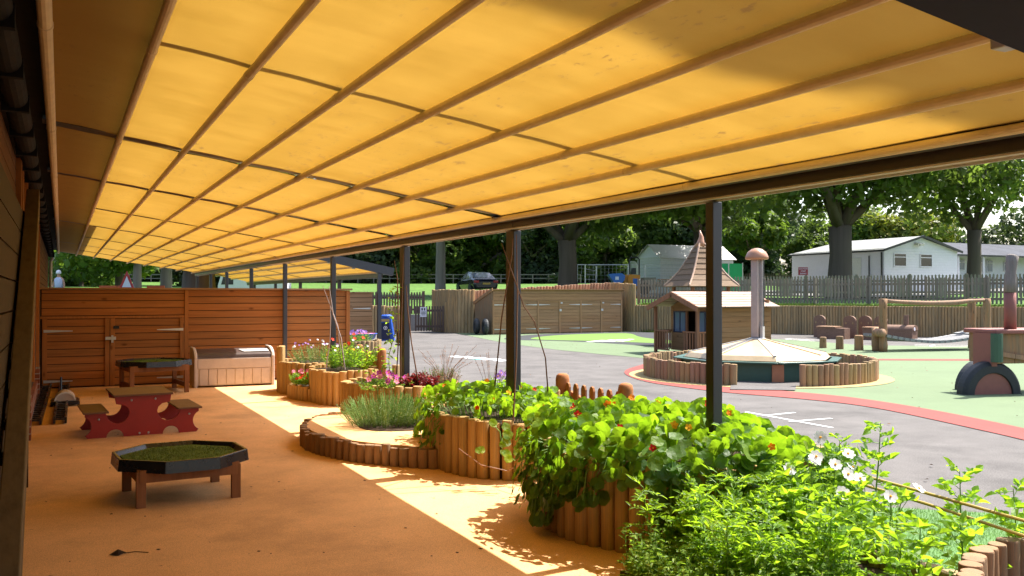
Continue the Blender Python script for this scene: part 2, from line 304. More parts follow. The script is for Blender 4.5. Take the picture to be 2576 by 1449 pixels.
def copy_tree(o, parent=None):
    c = o.copy(); C.objects.link(c)
    if parent is not None: c.parent = parent
    for ch in list(o.children): copy_tree(ch, c)
    return c
def rnd(a, b): return random.uniform(a, b)
def resample(pts, step, closed=False):
    pts = [Vector((p[0], p[1])) for p in pts]; pts = pts+[pts[0]] if closed else pts; out = []; L = [0]
    for a, b in zip(pts, pts[1:]): L.append(L[-1]+(b-a).length)
    n = max(1, round(L[-1]/step))
    for k in range(n if closed else n+1):
        d = L[-1]*k/n; i = max(j for j in range(len(pts)-1) if L[j] <= d+1e-9)
        seg = max(1e-9, L[i+1]-L[i]); out.append(pts[i].lerp(pts[i+1], min(1, (d-L[i])/seg)))
    return out
def smooth_poly(pts, it=2, closed=True):
    pts = [Vector((p[0], p[1])) for p in pts]
    for _ in range(it):
        q = []
        for a, b in zip(pts, pts[1:]+(pts[:1] if closed else [])): q += [a.lerp(b, 0.25), a.lerp(b, 0.75)]
        pts = q if closed else [pts[0]]+q+[pts[-1]]
    return pts
# ================================================================ GROUND
def XY(l, z=0): return [tuple(P(x, y, 0))[:2] for x, y in l]
def fD(D): return float(np.interp(D, [0, 38, 45, 60, 75, 100, 130, 250, 700], [1.1, 1.12, 1.17, 1.5, 2.1, 2.97, 3.3, 5, 14]))
struct(M().sheet([(-900, -900), (900, -900), (900, 900), (-900, 900)], -0.15).build('ground', 'grass'))
struct(M().sheet([(-60, -30), (60, -30), (60, 45), (-60, 45)], 0).build('playground', 'asphalt'))
RET = [(-70, 30), (-30, 38), (0, 39.5), (8, 39.5), (13.6, 38.2), (16, 34.4), (21.5, 33.8), (22.4, 32.0), (25.0, 28.4), (29.4, 21.5), (33.2, 15), (40, 0), (50, -30), (60, -60)]
def terrain():
    bd = []
    for a, b in zip(RET, RET[1:]):
        k = max(1, int((Vector(a)-Vector(b)).length/1.5))
        bd += [Vector(a).lerp(Vector(b), i/k) for i in range(k)]
    bd.append(Vector(RET[-1])); ts = [0, 0.001, 1.5, 3, 5, 8, 12, 17, 23, 30, 40, 52, 66, 85, 110, 150, 220, 350, 600]
    m = M(); n = len(bd); vs = []
    for j, t in enumerate(ts):
        for p in bd:
            q = p+p.normalized()*t; D = q.length
            z0 = 0.68 if p.x < 15 else 1.12
            z = z0+(fD(max(D, 38))-z0)*min(1, max(0, (t-0.5)/8))
            if j == 0: z = -0.2
            z += 0.04*math.sin(q.x*0.9)*math.cos(q.y*0.7) if t > 3 else 0
            vs.append((q.x, q.y, z))
    m.add(vs, [(j*n+i, j*n+i+1, (j+1)*n+i+1, (j+1)*n+i) for j in range(len(ts)-1) for i in range(n-1)])
    struct(m.build('field', 'grass', smooth=True))
terrain()
def gz(p):   # ground height of the field under a far thing
    D = Vector((p[0], p[1])).length; return fD(max(D, 38))
struct(M().sheet([(-0.5, -6), (4.0, -6), (4.0, 16.42), (-0.5, 16.42)], 0.004).build('safety_surface', 'rubber'))
redin = [(1620, 918), (1632, 940), (1700, 962), (1833, 973), (1960, 983), (2100, 995), (2200, 1008), (2300, 1024), (2400, 1042), (2576, 1078), (2700, 1108), (2900, 1166)]
redout = [(1618, 917), (1557, 935), (1610, 960), (1730, 977), (1833, 989), (1960, 999), (2100, 1012), (2200, 1026), (2300, 1046), (2400, 1068), (2576, 1107), (2700, 1142), (2900, 1208)]
rin = XY(redin); rout = XY(redout); rout = rout[:1]+rout[1:]
m = M(); A = smooth_poly(rin, 2, False); B = smooth_poly([rout[0], rout[1]]+rout[3:], 2, False)
B = resample(B, 0.25); A2 = resample(A, 0.25); k = max(len(A), 40)
def resn(pts, n):
    L = sum((b-a).length for a, b in zip(pts, pts[1:])); r = resample(pts, L/(n-1)); return (r+[r[-1]]*n)[:n]
m.strip(resn(A, 60), resn(smooth_poly(rout, 2, False), 60), 0.008); struct(m.build('red_path_stripe', 'red'))
gr = [tuple(p) for p in smooth_poly(XY(redin[4:]), 1, False)]+XY([(2900, 873), (2600, 872), (2477, 871), (2302, 870), (2171, 869), (2049, 859), (1910, 851), (1800, 856), (1800, 935), (1900, 976)])
struct(M().sheet(gr, 0.004).build('green_surface', 'green'))
struct(M().sheet(XY([(2150, 903.2), (2700, 904.5), (2700, 908.5), (2150, 906.8)]), 0.008).build('red_line', 'red'))
gl = XY([(1137, 836.5), (1185, 846), (1250, 859), (1320, 870), (1400, 880), (1500, 890), (1640, 903), (1790, 912), (1790, 846), (1640, 833), (1560, 833), (1240, 838), (1150, 835.5)])
struct(M().sheet(gl, 0.0042).build('green_surface', 'green'))
bl = smooth_poly(XY([(1258, 853), (1300, 845), (1400, 838.8), (1565, 836), (1780, 836), (1780, 879), (1640, 871), (1560, 866), (1480, 861), (1380, 857), (1300, 856)]), 2)
struct(M().sheet(bl, 0.008).build('black_track', 'black'))
g2 = smooth_poly(XY([(1328, 852), (1370, 846), (1450, 841), (1560, 838.5), (1592, 840), (1605, 848), (1650, 854), (1700, 857), (1700, 866), (1600, 862), (1500, 858.5), (1400, 856.5), (1350, 855)]), 2)
struct(M().sheet(g2, 0.012).build('green_island', 'green2'))
m = M()
for k in range(4): m.sheet(XY([(1472+k*26, 861-k*0.6), (1490+k*26, 861.5-k*0.6), (1528+k*23, 857-k*0.9), (1512+k*23, 856.6-k*0.9)]), 0.016)
struct(m.build('painted_crossing', 'paint'))
m = M(); a = Vector((8.72, 20.9)); b = Vector((9.25, 18.75)); d = (b-a)/8; s2 = Vector((d.y, -d.x))
for i in range(8):
    for j in ((-0.5, 0.5) if i % 2 else (0,)):
        c = a+d*(i+0.5)+s2*j; h = d*0.47; hh = s2*0.47
        m.sheet([c-h-hh, c+h-hh, c+h+hh, c-h+hh], 0.004)
m2 = M(); c = a+d*4.5+s2*0.75; m2.sheet([c-d*.9-s2*.3, c+d*.9-s2*.3, c+d*.9+s2*.3, c-d*.9+s2*.3], 0.006)
struct(m.build('hopscotch', 'paint')); struct(m2.build('hopscotch', 'painteal'))
m = M()
def line(m, p, q, wd, z=0.004):
    p, q = Vector(p[:2]), Vector(q[:2]); n = (q-p).normalized(); n = Vector((-n.y, n.x))*wd/2; m.sheet([p-n, q-n, q+n, p+n], z)
for i, (p, q) in enumerate((((1880, 1037), (2093, 1076)), ((1920, 1046), (1999, 1038)), ((1985, 1061), (2091, 1053)), ((1880, 1037), (1860, 1060)))): line(m, P(*p), P(*q), 0.055, 0.004+i*0.001)
struct(m.build('painted_grid', 'paint'))
m = M()
for i, (p, q) in enumerate((((1975, 854), (2050, 859)), ((1990, 852.5), (2062, 857)), ((1975, 854), (1992, 852.5)), ((2010, 856), (2030, 854.4)), ((2300, 871.5), (2440, 873.5)), ((2300, 868.5), (2440, 869.8)), ((2340, 872), (2350, 869)))): line(m, P(*p), P(*q), 0.09, 0.012+i*0.0005)
struct(m.build('painted_grid', 'paint'))
# turf patch near the camera, with blades
tp = [(4.36, 4.6), (5.15, 4.62), (5.75, 4.1), (5.6, 3.2), (4.6, 2.5), (3.85, 2.8), (4.0, 3.5), (4.22, 4.0)]
struct(M().sheet(tp, 0.008).build('lawn', 'turfb'))
def inpoly(x, y, poly):
    r = False
    for (a, b), (c, d) in zip(poly, poly[1:]+poly[:1]):
        if (b > y) != (d > y) and x < (c-a)*(y-b)/(d-b)+a: r = not r
    return r
m = M()
for _ in range(26000):
    x, y = rnd(3.6, 5.8), rnd(2.5, 4.75)
    if not inpoly(x, y, tp): continue
    a = rnd(0, 2*PI); h = rnd(0.018, 0.04); dx, dy = math.cos(a)*0.0018, math.sin(a)*0.0018; lx, ly = rnd(-.015, .015), rnd(-.015, .015)
    m.add([(x-dx, y-dy, 0.008), (x+dx, y+dy, 0.008), (x+lx, y+ly, h)], [(0, 1, 2)])
tag(m.build('turf_grass', 'turfb'), kind='stuff')
m = M()     # litter of crumbs and dead leaves on the rubber
for _ in range(150):
    x, y = rnd(-.2, 2.6), rnd(3, 15.5); a = rnd(0, 6.28); s1 = rnd(.006, .02)
    m.add([(x, y, .007), (x+s1*math.cos(a), y+s1*math.sin(a), .01), (x+s1*1.6*math.cos(a+.5), y+s1*1.6*math.sin(a+.5), .007), (x+s1*math.cos(a+1.2), y+s1*math.sin(a+1.2), .006)], [(0, 1, 2, 3)])
tag(m.build('dead_leaf_litter', 'soil'), kind='stuff')
m = M()     # twigs, dropped leaves on the tarmac
for _ in range(140):
    x, y = rnd(4.6, 16), rnd(4.8, 26); a = rnd(0, 6.28); s1 = rnd(.01, .03)
    m.add([(x, y, .02), (x+s1*math.cos(a), y+s1*math.sin(a), .03), (x+s1*1.6*math.cos(a+.5), y+s1*1.6*math.sin(a+.5), .02), (x+s1*math.cos(a+1.2), y+s1*math.sin(a+1.2), .018)], [(0, 1, 2, 3)])
tag(m.build('leaf_litter', 'twig'), kind='stuff')
# small sprig of dry leaf in the foreground
t = thing('dry_leaf', P(305, 1396), 'dark curled dry leaf with a long stalk alone on the orange ground at bottom left', 'dry leaf')
p = P(300, 1396); m = M(); m.add([p+Vector((-.05, 0, .01)), p+Vector((0, .03, .03)), p+Vector((.045, .005, .012)), p+Vector((0, -.03, .008)), p+Vector((.0, 0, .028))], [(0, 1, 4), (1, 2, 4), (2, 3, 4), (3, 0, 4)])
m.build('blade', 'soil', t); M().tube([p+Vector((.03, 0, .01)), p+Vector((.09, .0, .012)), p+Vector((.16, -.03, .006))], .0025, 5).build('stalk', 'soil', t)
# ================================================================ MAIN CANOPY
SY = [4.42, 7.17, 10.0, 13.1, 16.3, 19.5, 22.66, 25.3, 27.96]
TX = [-0.067+i*0.4375 for i in range(9)]; TZ = [2.72-i*(2.72-2.195)/8 for i in range(9)]
can = thing('canopy', (3.58, 7.17, 0), 'long grey steel canopy with yellow fabric roof over the orange play surface beside the building', 'canopy')
def fabric(y0, y1, txs, tzs, par, sag=0.018, name='roof_fabric'):
    m = M(); ys = [y0+(y1-y0)*k/max(1, int((y1-y0)/0.7)) for k in range(max(1, int((y1-y0)/0.7))+1)]; prof = []
    for i in range(len(txs)-1):
        for k in range(5):
            u = k/5; prof.append((txs[i]+(txs[i+1]-txs[i])*u, tzs[i]+(tzs[i+1]-tzs[i])*u-sag*4*u*(1-u)*0+0.006*math.sin(u*PI)))
    prof.append((txs[-1], tzs[-1])); n = len(prof)
    vs = [(x, y, z+0.004*math.sin(3*y+x*2)) for y in ys for x, z in prof]
    m.add(vs, [(j*n+i, j*n+i+1, (j+1)*n+i+1, (j+1)*n+i) for j in range(len(ys)-1) for i in range(n-1)])
    m.build(name, 'fabric', par, smooth=True)
for y0, y1 in ((-5, 1.40), (1.80, 7.10), (7.24, 9.935), (10.065, 16.25), (16.35, 22.61), (22.71, 27.9)): fabric(y0, y1, TX, TZ, can)
for i in range(9):
    x, z = TX[i], TZ[i]-0.024; r = 0.022 if i else 0.03
    m = M(); js = [1.80]+[y+0.09 for y in SY]
    for a, b in zip(js, js[1:]): m.tube([(x, a+.003, z), (x, b-.003, z)], r, 12); m.tube([(x, b-.05, z), (x, b-.01, z)], r*1.12, 12)
    m.tube([(x, -5, z), (x, 1.4, z)], r, 12)
    m.build('roof_tube', 'tube', can, smooth=False)
for k, y in enumerate([-1.3]+SY):
    m = M(); hw = 0.05 if y < 28 else 0.06
    m.bar((TX[0]-.05, y, TZ[0]+(0.15 if k in (1, 4, 6, 8) else 0.06)), (TX[8]+.08, y, TZ[8]+(0.15 if k in (1, 4, 6, 8) else 0.06)), 0.065 if k in (1, 4, 6, 8) else 0.19, 0.10); m.build('rafter', 'steel', can)
m = M(); m.bar((TX[0]-.05, 1.62, TZ[0]+0.01), (TX[8]+.08, 1.62, TZ[8]+0.01), 0.28, 0.2); m.build('rafter', 'steelmatte', can)
for y in (13.1, 19.5, 25.3):
    m = M(); m.bar((TX[1], y, TZ[1]-.002), (TX[8], y, TZ[8]-.002), 0.02, 0.008); m.build('fabric_seam', 'beam', can)
for i in (6, 7): m = M(); m.box((TX[i], 1.79, TZ[i]-.03), (.07, .05, .1)); m.build('bracket', 'alu', can, bevel=.008)
m = M(); sg = [-5, 7.17-.12, 10.0-.12, 16.3-.12, 22.6, 27.9]
for a, b, off in ((-5, 7.02, 0), (7.02, 9.87, 0.0), (9.87, 16.18, 0), (16.18, 27.9, 0)):
    o2 = 0.004
    m.bx(3.50, 3.60, a+o2, b-o2, 2.095, 2.20)
m.build('eaves_beam', 'beam', can, bevel=.004)
m = M(); m.bx(3.452, 3.497, -5, 27.9, 2.150, 2.166); m.build('eaves_ledge', 'ledge', can)
m = M(); m.bx(3.425, 3.52, 1.8, 27.9, 2.203, 2.212); m.build('light_leak_strip', 'steelmatte', can)  # strip added to stop light leaking between fabric edge and beam
m = M(); m.bx(3.51, 3.535, -5, 27.9, 2.083, 2.0935); m.bx(3.578, 3.59, -5, 27.9, 2.074, 2.0935); m.bx(3.536, 3.576, -5, 27.9, 2.086, 2.0935); m.build('gutter_lip', 'whitew', can)
for y in [-1.3, 1.6]+SY:
    e_ = .08 if y in (7.17, 10.0) else .036
    m = M(); m.bx(3.545, 3.615, y-e_, y+e_, 0, 2.073); m.build('post', 'steel', can, bevel=.004)
# ================================================================ SECOND CANOPY
c2 = thing('canopy', (7.85, 24, 0), 'further smaller canopy with dark sloping end rafter behind the timber store', 'canopy')
X2 = [4.4+i*0.69 for i in range(6)]; Z2 = [2.86-i*0.135 for i in range(6)]
fabric(24.1, 44, X2, Z2, c2)
for i in range(6):
    m = M(); m.tube([(X2[i], 24.1, Z2[i]-.03), (X2[i], 44, Z2[i]-.03)], .035, 8); m.build('roof_tube', 'tube', c2)
    m = M(); m.box((X2[i], 24.12, Z2[i]-.03), (.09, .06, .1)); m.build('bracket', 'alu', c2)
m = M(); m.bar((4.2, 24, 2.98), (8.25, 24, 2.16), .12, .22); m.build('rafter', 'steel', c2)
for y in (28, 33.2, 37.5): m = M(); m.bar((4.3, y, 2.92), (8.0, y, 2.2), .07, .1); m.build('rafter', 'steel', c2)
m = M(); m.bx(7.87, 7.99, 24.12, 44, 2.0, 2.16); m.build('eaves_beam', 'beam', c2, bevel=.01)
for y in (24, 28, 33.2, 37.5, 42): m = M(); m.bx(7.8, 7.9, y-.05, y+.05, 0, 2.12 if y == 24 else 2.0); m.build('post', 'steel', c2)
# ================================================================ SCHOOL BUILDING on the left
sb = thing('school_building', (-0.4, 12, 0), 'timber clad school building with brick plinth and black gutter along the left side', 'building')
def boards(m, axis, a0, a1, plane, z0, z1, bh=0.12, th=0.018, out=1, lap=0.011):
    z = z0; k = 0
    while z < z1-0.01:
        h = min(bh, z1-z)
        t0, t1 = plane, plane+out*th
        if axis == 'x': m.bx(a0, a1, t0, t1+out*0, z+lap, z+h)
        else: m.bx(t0, t1, a0, a1, z+lap, z+h)
        z += h; k += 1
m = M(); m.bx(-8, -0.345, -6, 28, 0.0, 2.78); m.build('wall_core', 'treadx', sb)
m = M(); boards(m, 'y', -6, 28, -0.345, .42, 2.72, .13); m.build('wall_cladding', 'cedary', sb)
m = M(); m.bx(-.344, -.30, -6, 10.6, 0, .30); m.bx(-.343, -.275, 10.6, 10.85, 0, .45); m.bx(-.343, -.275, 14.8, 15.1, 0, .45); m.bx(-.344, -.30, 10.86, 28, 0, .28); m.build('brick_plinth', 'brick', sb)
for y in (8.2, 8.6, 9.7, 10.72, 12.4, 14.95): m = M(); m.bx(-.325, -.285, y, y+.1, .46, 2.7); m.build('vertical_trim', 'cedarv', sb)
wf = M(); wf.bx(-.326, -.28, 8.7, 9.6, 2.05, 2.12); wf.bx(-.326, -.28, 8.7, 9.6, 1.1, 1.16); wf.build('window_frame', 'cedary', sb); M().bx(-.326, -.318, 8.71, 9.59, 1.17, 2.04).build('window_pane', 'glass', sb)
m = M(); m.bx(-.5, .60, -6, 16.25, 2.98, 3.06); m.bx(-.5, .74, 16.25, 28, 2.98, 3.06); m.build('roof_overhang', 'slate', sb)
m = M(); m.add([(-.5, -6, 3.06), (.6, -6, 3.06), (.6, 28, 3.06), (-.5, 28, 3.06), (-5, -6, 5.2), (-5, 28, 5.2)], [(0, 1, 2, 3), (1, 4, 5, 2)]); m.build('roof_slope', 'slate', sb)
m = M(); m.bx(-.42, -.30, -6, 28, 2.60, 2.78); m.bx(-.30, -.07, -6, 28, 2.76, 2.80); m.build('soffit', 'gutter', sb)
m = M(); seg = [(-.235+.065*math.cos(a), 2.62+.065*math.sin(a)) for a in [PI+PI*k/8 for k in range(9)]]; seg2 = [(x*0.86+.86*0-.033, z+.012) for x, z in seg]
vs = [(x, y, z) for y in (-6, 28) for x, z in seg]; m.add(vs, [(i, i+1, 9+i+1, 9+i) for i in range(8)])
for y in [0.4+k*0.9 for k in range(31)]: m.bx(-.305, -.165, y, y+.05, 2.54, 2.635)
m.build('gutter', 'gutter', sb)
M().tube([(-.2, 27.9, 2.56), (-.26, 27.93, 2.45), (-.26, 27.93, 0)], .045, 8).build('downpipe', 'galv', sb)
# timber steps in the near left corner
ts = thing('timber_steps', (-.3, 6, 0), 'dark old timber stair stringer with treads close to the camera at the left edge', 'stairs')
a, b = Vector((-.178, 3.6, .24)), Vector((-.198, 8.0, 2.24))
m = M(); m.bar(a, b, .09, .20); m.build('stringer', 'tread', ts, bevel=.006)
m = M()
for k in range(12): m.bx(-.268, -.25, 3.2, 8.02, .02+k*.175, .185+k*.175)
m.build('side_boards', 'treadx', ts)
for k in range(16):
    y = 3.7+k*.28; z = .2+k*.128
    m = M(); m.bx(-1.0, -.195, y, y+.2, z, z+.035); m.build('tread', 'treadx', ts)
m = M(); m.bx(-1.05, -.225, 8.03, 8.07, 0, 2.1); m.build('back_panel', 'treadx', ts)
# ================================================================ REAR TIMBER STORE
def hinge(m, x, y, z, L, out=-1):
    m.add([(x, y, z-.022), (x, y, z+.022), (x+L, y, z+.006), (x+L, y, z-.006), (x, y+.006*out, z-.022), (x, y+.006*out, z+.022), (x+L, y+.006*out, z+.006), (x+L, y+.006*out, z-.006)], [(0, 1, 2, 3), (7, 6, 5, 4), (0, 4, 5, 1), (1, 5, 6, 2), (2, 6, 7, 3), (3, 7, 4, 0)])
st = thing('timber_store', (2.3, 16.4, 0), 'long low cedar board store with double doors at the back of the orange surface', 'storage shed')
m = M(); m.bx(-.3, 4.78, 16.42, 17.6, 0, 1.6); m.build('store_body', 'treadx', st)
m = M(); boards(m, 'x', 1.96, 4.72, 16.42, .02, 1.6, .122, .02, -1); boards(m, 'x', -.28, 1.89, 16.42, 1.17, 1.6, .122, .02, -1); m.build('wall_cladding', 'cedar', st)
for q_ in ((1.895, 1.955, 16.375, 16.42, .0, 1.6), (4.725, 4.79, 16.37, 16.42, 0, 1.6), (-.3, 1.894, 16.385, 16.42, 1.13, 1.168)): m = M(); m.bx(*q_); m.build('trim', 'cedarv', st)
m = M(); m.bx(-.32, 4.83, 16.34, 17.65, 1.605, 1.635); m.build('top_board', 'shed', st)
for x0, x1, hx in ((-.27, .72, 1), (.73, 1.89, -1)):
    m = M(); boards(m, 'x', x0, x1, 16.42, .02, 1.125, .122, .022, -1); d = m.build('door', 'cedar', st)
    for xx in (x0, x1-.07): m = M(); m.bx(xx, xx+.07, 16.37, 16.397, .02, 1.125); f = m.build('door_stile', 'cedarv', None); f.parent = d; f.location = -Vector(st.location)
    for z in (.93, .12):
        h = M(); hinge(h, x0+.02 if hx > 0 else x1-.02, 16.368, z, .42*hx); o = h.build('hinge', 'galv', None); o.parent = d; o.location = -Vector(st.location)
h = M(); h.box((.735, 16.35, .80), (.16, .012, .05)); h.box((.76, 16.34, .79), (.03, .03, .12)); h.build('latch', 'galv', st)
h = M(); h.box((.82, 16.36, .98), (.09, .012, .045)); h.build('lock_plate', 'black_paint', st)
s3 = thing('timber_store', (6.3, 24.3, 0), 'pale weathered board store half hidden beyond the blue water tray', 'storage shed')
m = M(); m.bx(4.9, 7.75, 24.32, 25.6, 0, 1.58); m.build('store_body', 'treadx', s3)
m = M(); boards(m, 'x', 4.9, 7.75, 24.32, .02, 1.58, .13, .02, -1); m.build('wall_cladding', 'shed', s3)
m = M(); m.bx(4.88, 7.78, 24.26, 25.6, 1.583, 1.61); m.build('top_board', 'shed', s3)
m = M(); hinge(m, 7.7, 24.298, 1.15, -.5); m.build('hinge', 'galv', s3)
# ================================================================ RIGHT SHED
sh = thing('locker_shed', (18, 31.7, 0), 'wide brown board shed with six low doors in front of the log palisade', 'storage shed')
m = M(); m.add([(14.9, 31.72, 0), (20.9, 31.72, 0), (20.9, 31.72, 1.72), (14.9, 31.72, 1.72), (14.9, 33.3, 0), (20.9, 33.3, 0), (20.9, 33.3, 1.2), (14.9, 33.3, 1.2)], [(0, 1, 2, 3), (5, 4, 7, 6), (4, 0, 3, 7), (1, 5, 6, 2), (3, 2, 6, 7)]); m.build('shed_body', 'logbrown', sh)
m = M(); boards(m, 'x', 14.96, 20.85, 31.72, 1.33, 1.72, .13, .02, -1); m.build('header_boards', 'shed', sh)
m = M(); m.bar((14.88, 31.6, 1.75), (14.88, 33.4, 1.21), .03, .12); m.add([(14.86, 31.6, 1.765), (20.95, 31.6, 1.765), (20.95, 33.4, 1.23), (14.86, 33.4, 1.23), (14.86, 31.6, 1.735), (20.95, 31.6, 1.735), (20.95, 33.4, 1.2), (14.86, 33.4, 1.2)], [(0, 1, 2, 3), (7, 6, 5, 4), (0, 4, 5, 1), (2, 6, 7, 3), (0, 3, 7, 4), (1, 5, 6, 2)]); m.build('roof', 'shed', sh)
dx = (20.85-14.96)/6
for i in range(6):
    x0, x1 = 14.96+i*dx+.035, 14.96+(i+1)*dx-.035
    m = M(); boards(m, 'x', x0, x1, 31.72, .04, 1.30, .13, .02, -1); d = m.build('door', 'shed', sh)
    m = M()
    for z in (1.15, .2): hinge(m, x0+.01 if i % 2 == 0 else x1-.01, 31.698, z, (.5 if i % 2 == 0 else -.5))
    o = m.build('hinge', 'galv', None); o.parent = d; o.location = -Vector(sh.location)
for i in range(7):
    x = 14.96+i*dx; m = M(); m.bx(x-.03, x+.03, 31.68, 31.72, 0, 1.33); m.build('door_stile', 'shedv', sh)
m = M(); m.bx(14.9, 20.9, 31.685, 31.72, 1.30, 1.328); m.build('header_trim', 'shed', sh)
for i in (1, 3, 5):
    x = 14.96+i*dx; m = M(); m.box((x+.02, 31.67, .93), (.1, .02, .09)); m.box((x+.07, 31.67, 1.22), (.08, .02, .06)); m.build('lock', 'galv', sh)
# ================================================================ LOG PALISADES
def logs_mesh(m, pts, step, r, z0, h0, h1=None, jit=.02, n=8):
    q = resample(pts, step); N = len(q)
    for i, p in enumerate(q):
        h = h0+((h1 if h1 is not None else h0)-h0)*i/max(1, N-1)+rnd(-jit, jit); rr = r*rnd(.94, 1.06)
        x, y = p.x+rnd(-.004, .004), p.y+rnd(-.004, .004)
        m.lathe((x, y, z0), [(rr, 0), (rr, h-.015), (rr*.82, h)], n)
def palisade(name, pts, step, r, h0, h1, mat, label, cat='fence', z0=0, **k):
    m = M(); logs_mesh(m, pts, step, r, z0, h0, h1, **k)
    c = Vector(pts[len(pts)//2]); o = m.build(name, mat); return tag(o, label, cat)
palisade('log_palisade', [(14.06, 35.7), (14.2, 34.4), (14.4, 33.65), (14.9, 33.5)], .14, .075, 1.76, 1.76, 'log', 'short tall log palisade between the dark gate and the brown locker shed')
palisade('log_palisade', [(15.0, 33.55), (21.35, 33.45)], .145, .075, 1.72, 2.08, 'logred', 'reddish log palisade rising behind the brown locker shed roof')
palisade('log_palisade', [(21.42, 33.3), (21.42, 31.6)], .15, .078, 2.08, 2.0, 'log', 'tall log palisade end at the right corner of the locker shed')
palisade('log_palisade', [(9.4, 34.2), (12.1, 34.0), (12.35, 34.3)], .15, .078, 1.14, 1.1, 'log', 'chest high log palisade behind the blue litter bin')
rw = [(21.5, 31.5), (24.9, 27.95), (29.3, 21.2), (33.0, 14.9), (39, 0)]
m = M(); logs_mesh(m, rw, .105, .056, 0, 1.12, 1.12, jit=.006, n=8); tag(m.build('log_retaining_wall', 'log'), 'long low log retaining wall holding back the grass bank', 'retaining wall')
cw = M(); cw.bx(12.4, 14.1, 36.7, 36.9, 0, .70); cw.build('block_wall', 'concrete'); tag(bpy.data.objects['block_wall'], 'plain grey block wall seen through the open gateway', 'wall')
# ================================================================ PICKET FENCES
def picket_fence(pts, zf, h, label, mat='grey', step=.13, post=2.3, w_=.07, group=None):
    pv = [Vector(p) for p in pts]; t = thing('picket_fence', (pv[0].x, pv[0].y, zf), label, 'fence', group)
    m = M()
    for a, b in zip(pv, pv[1:]):
        n = max(1, round((b-a).length/step)); d = (b-a).normalized(); nrm = Vector((-d.y, d.x)); ang = math.atan2(d.y, d.x)
        for i in range(n):
            p = a.lerp(b, (i+.5)/n); hh = h+rnd(-.015, .015); X = d*w_/2; T = nrm*.009; z0 = zf+.06
            pr = [(-1, z0), (1, z0), (1, zf+hh-.05), (.0, zf+hh), (-1, zf+hh-.05)]
            vs = [(p.x+X.x*s+T.x*k, p.y+X.y*s+T.y*k, z) for k in (-1, 1) for s, z in pr]
            m.add(vs, [(4, 3, 2, 1, 0), (5, 6, 7, 8, 9)]+[(k, (k+1) % 5, 5+(k+1) % 5, 5+k) for k in range(5)])
    m.build('picket_panel', mat, t)
    for a, b in zip(pv, pv[1:]):
        d = (b-a).normalized(); nrm = Vector((-d.y, d.x))
        for z in (.25, h-.25):
            m = M(); q = nrm*.036; m.bar((a.x+q.x, a.y+q.y, zf+z), (b.x+q.x, b.y+q.y, zf+z), .05, .08); m.build('rail', mat, t)
        n = max(1, round((b-a).length/post))
        for i in range(n+1 if b is pv[-1] else n):
            p = a.lerp(b, i/n)-nrm*.02; m = M(); m.box((p.x+nrm.x*.09, p.y+nrm.y*.09, zf+(h+.03)/2), (.1, .1, h+.03), math.atan2(d.y, d.x)); m.build('post', mat, t)
    return t
picket_fence([(22.3, 32.6), (25.7, 28.6), (30.1, 21.8), (33.9, 15.5), (37, 8)], 1.14, 1.06, 'long weathered picket fence along the top of the log retaining wall')
picket_fence([(25.2, 34.2), (29.2, 29.8), (33.8, 22.8), (37.5, 16.5), (41, 8)], 1.40, .98, 'second weathered picket fence running just behind the first near the white pavilion')
picket_fence([(8.2, 37.9), (14.2, 37.2)], .66, 1.02, 'dark picket fence above the block wall behind the gateway', 'darkwood', .12, 2.0)
picket_fence([(45, 66), (58, 52)], gz((45, 66)), 1.1, 'far dark picket fence beyond the green netting by the small tree', 'darkwood', .16, 2.4)
# gate in the palisade
g = thing('gate', (13.4, 34.6, 0), 'dark slatted gate with white notice standing open beside the log palisade', 'gate')
a, b = Vector((12.95, 35.0)), Vector((14.05, 34.45)); d = (b-a).normalized(); ang = math.atan2(d.y, d.x)
m = M()
for i in range(11):
    p = a.lerp(b, (i+.5)/11); m.box((p.x, p.y, .57), (.07, .02, 1.02), ang)
m.build('gate_slats', 'darkwood', g)
m = M(); 
for z in (.25, .9): m.box(((a.x+b.x)/2, (a.y+b.y)/2+.04, z), (1.1, .04, .09), ang)
m.build('gate_rail', 'darkwood', g)
M().box((14.12, 34.42, .62), (.13, .13, 1.24)).build('gate_post', 'log', g); M().box((12.45, 34.3, .55), (.13, .13, 1.1)).build('gate_post', 'darkwood', g)
p = a.lerp(b, .3)-Vector((-d.y, d.x))*.03; nt_ = M().box((p.x, p.y, .84), (.26, .006, .40), ang).build('notice', 'white', g)
m = M()
for k, (dx_, z, w_, h_) in enumerate(((-.05, .95, .06, .10), (.05, .95, .05, .10), (0, .85, .19, .02), (0, .81, .17, .02), (0, .77, .19, .02), (0, .72, .14, .02))):
    q = p+d*dx_-Vector((-d.y, d.x))*.005; m.box((q.x, q.y, z), (w_, .004, h_), ang)
o = m.build('notice_print', 'black_paint', None); o.parent = nt_; o.location = -Vector(g.location)
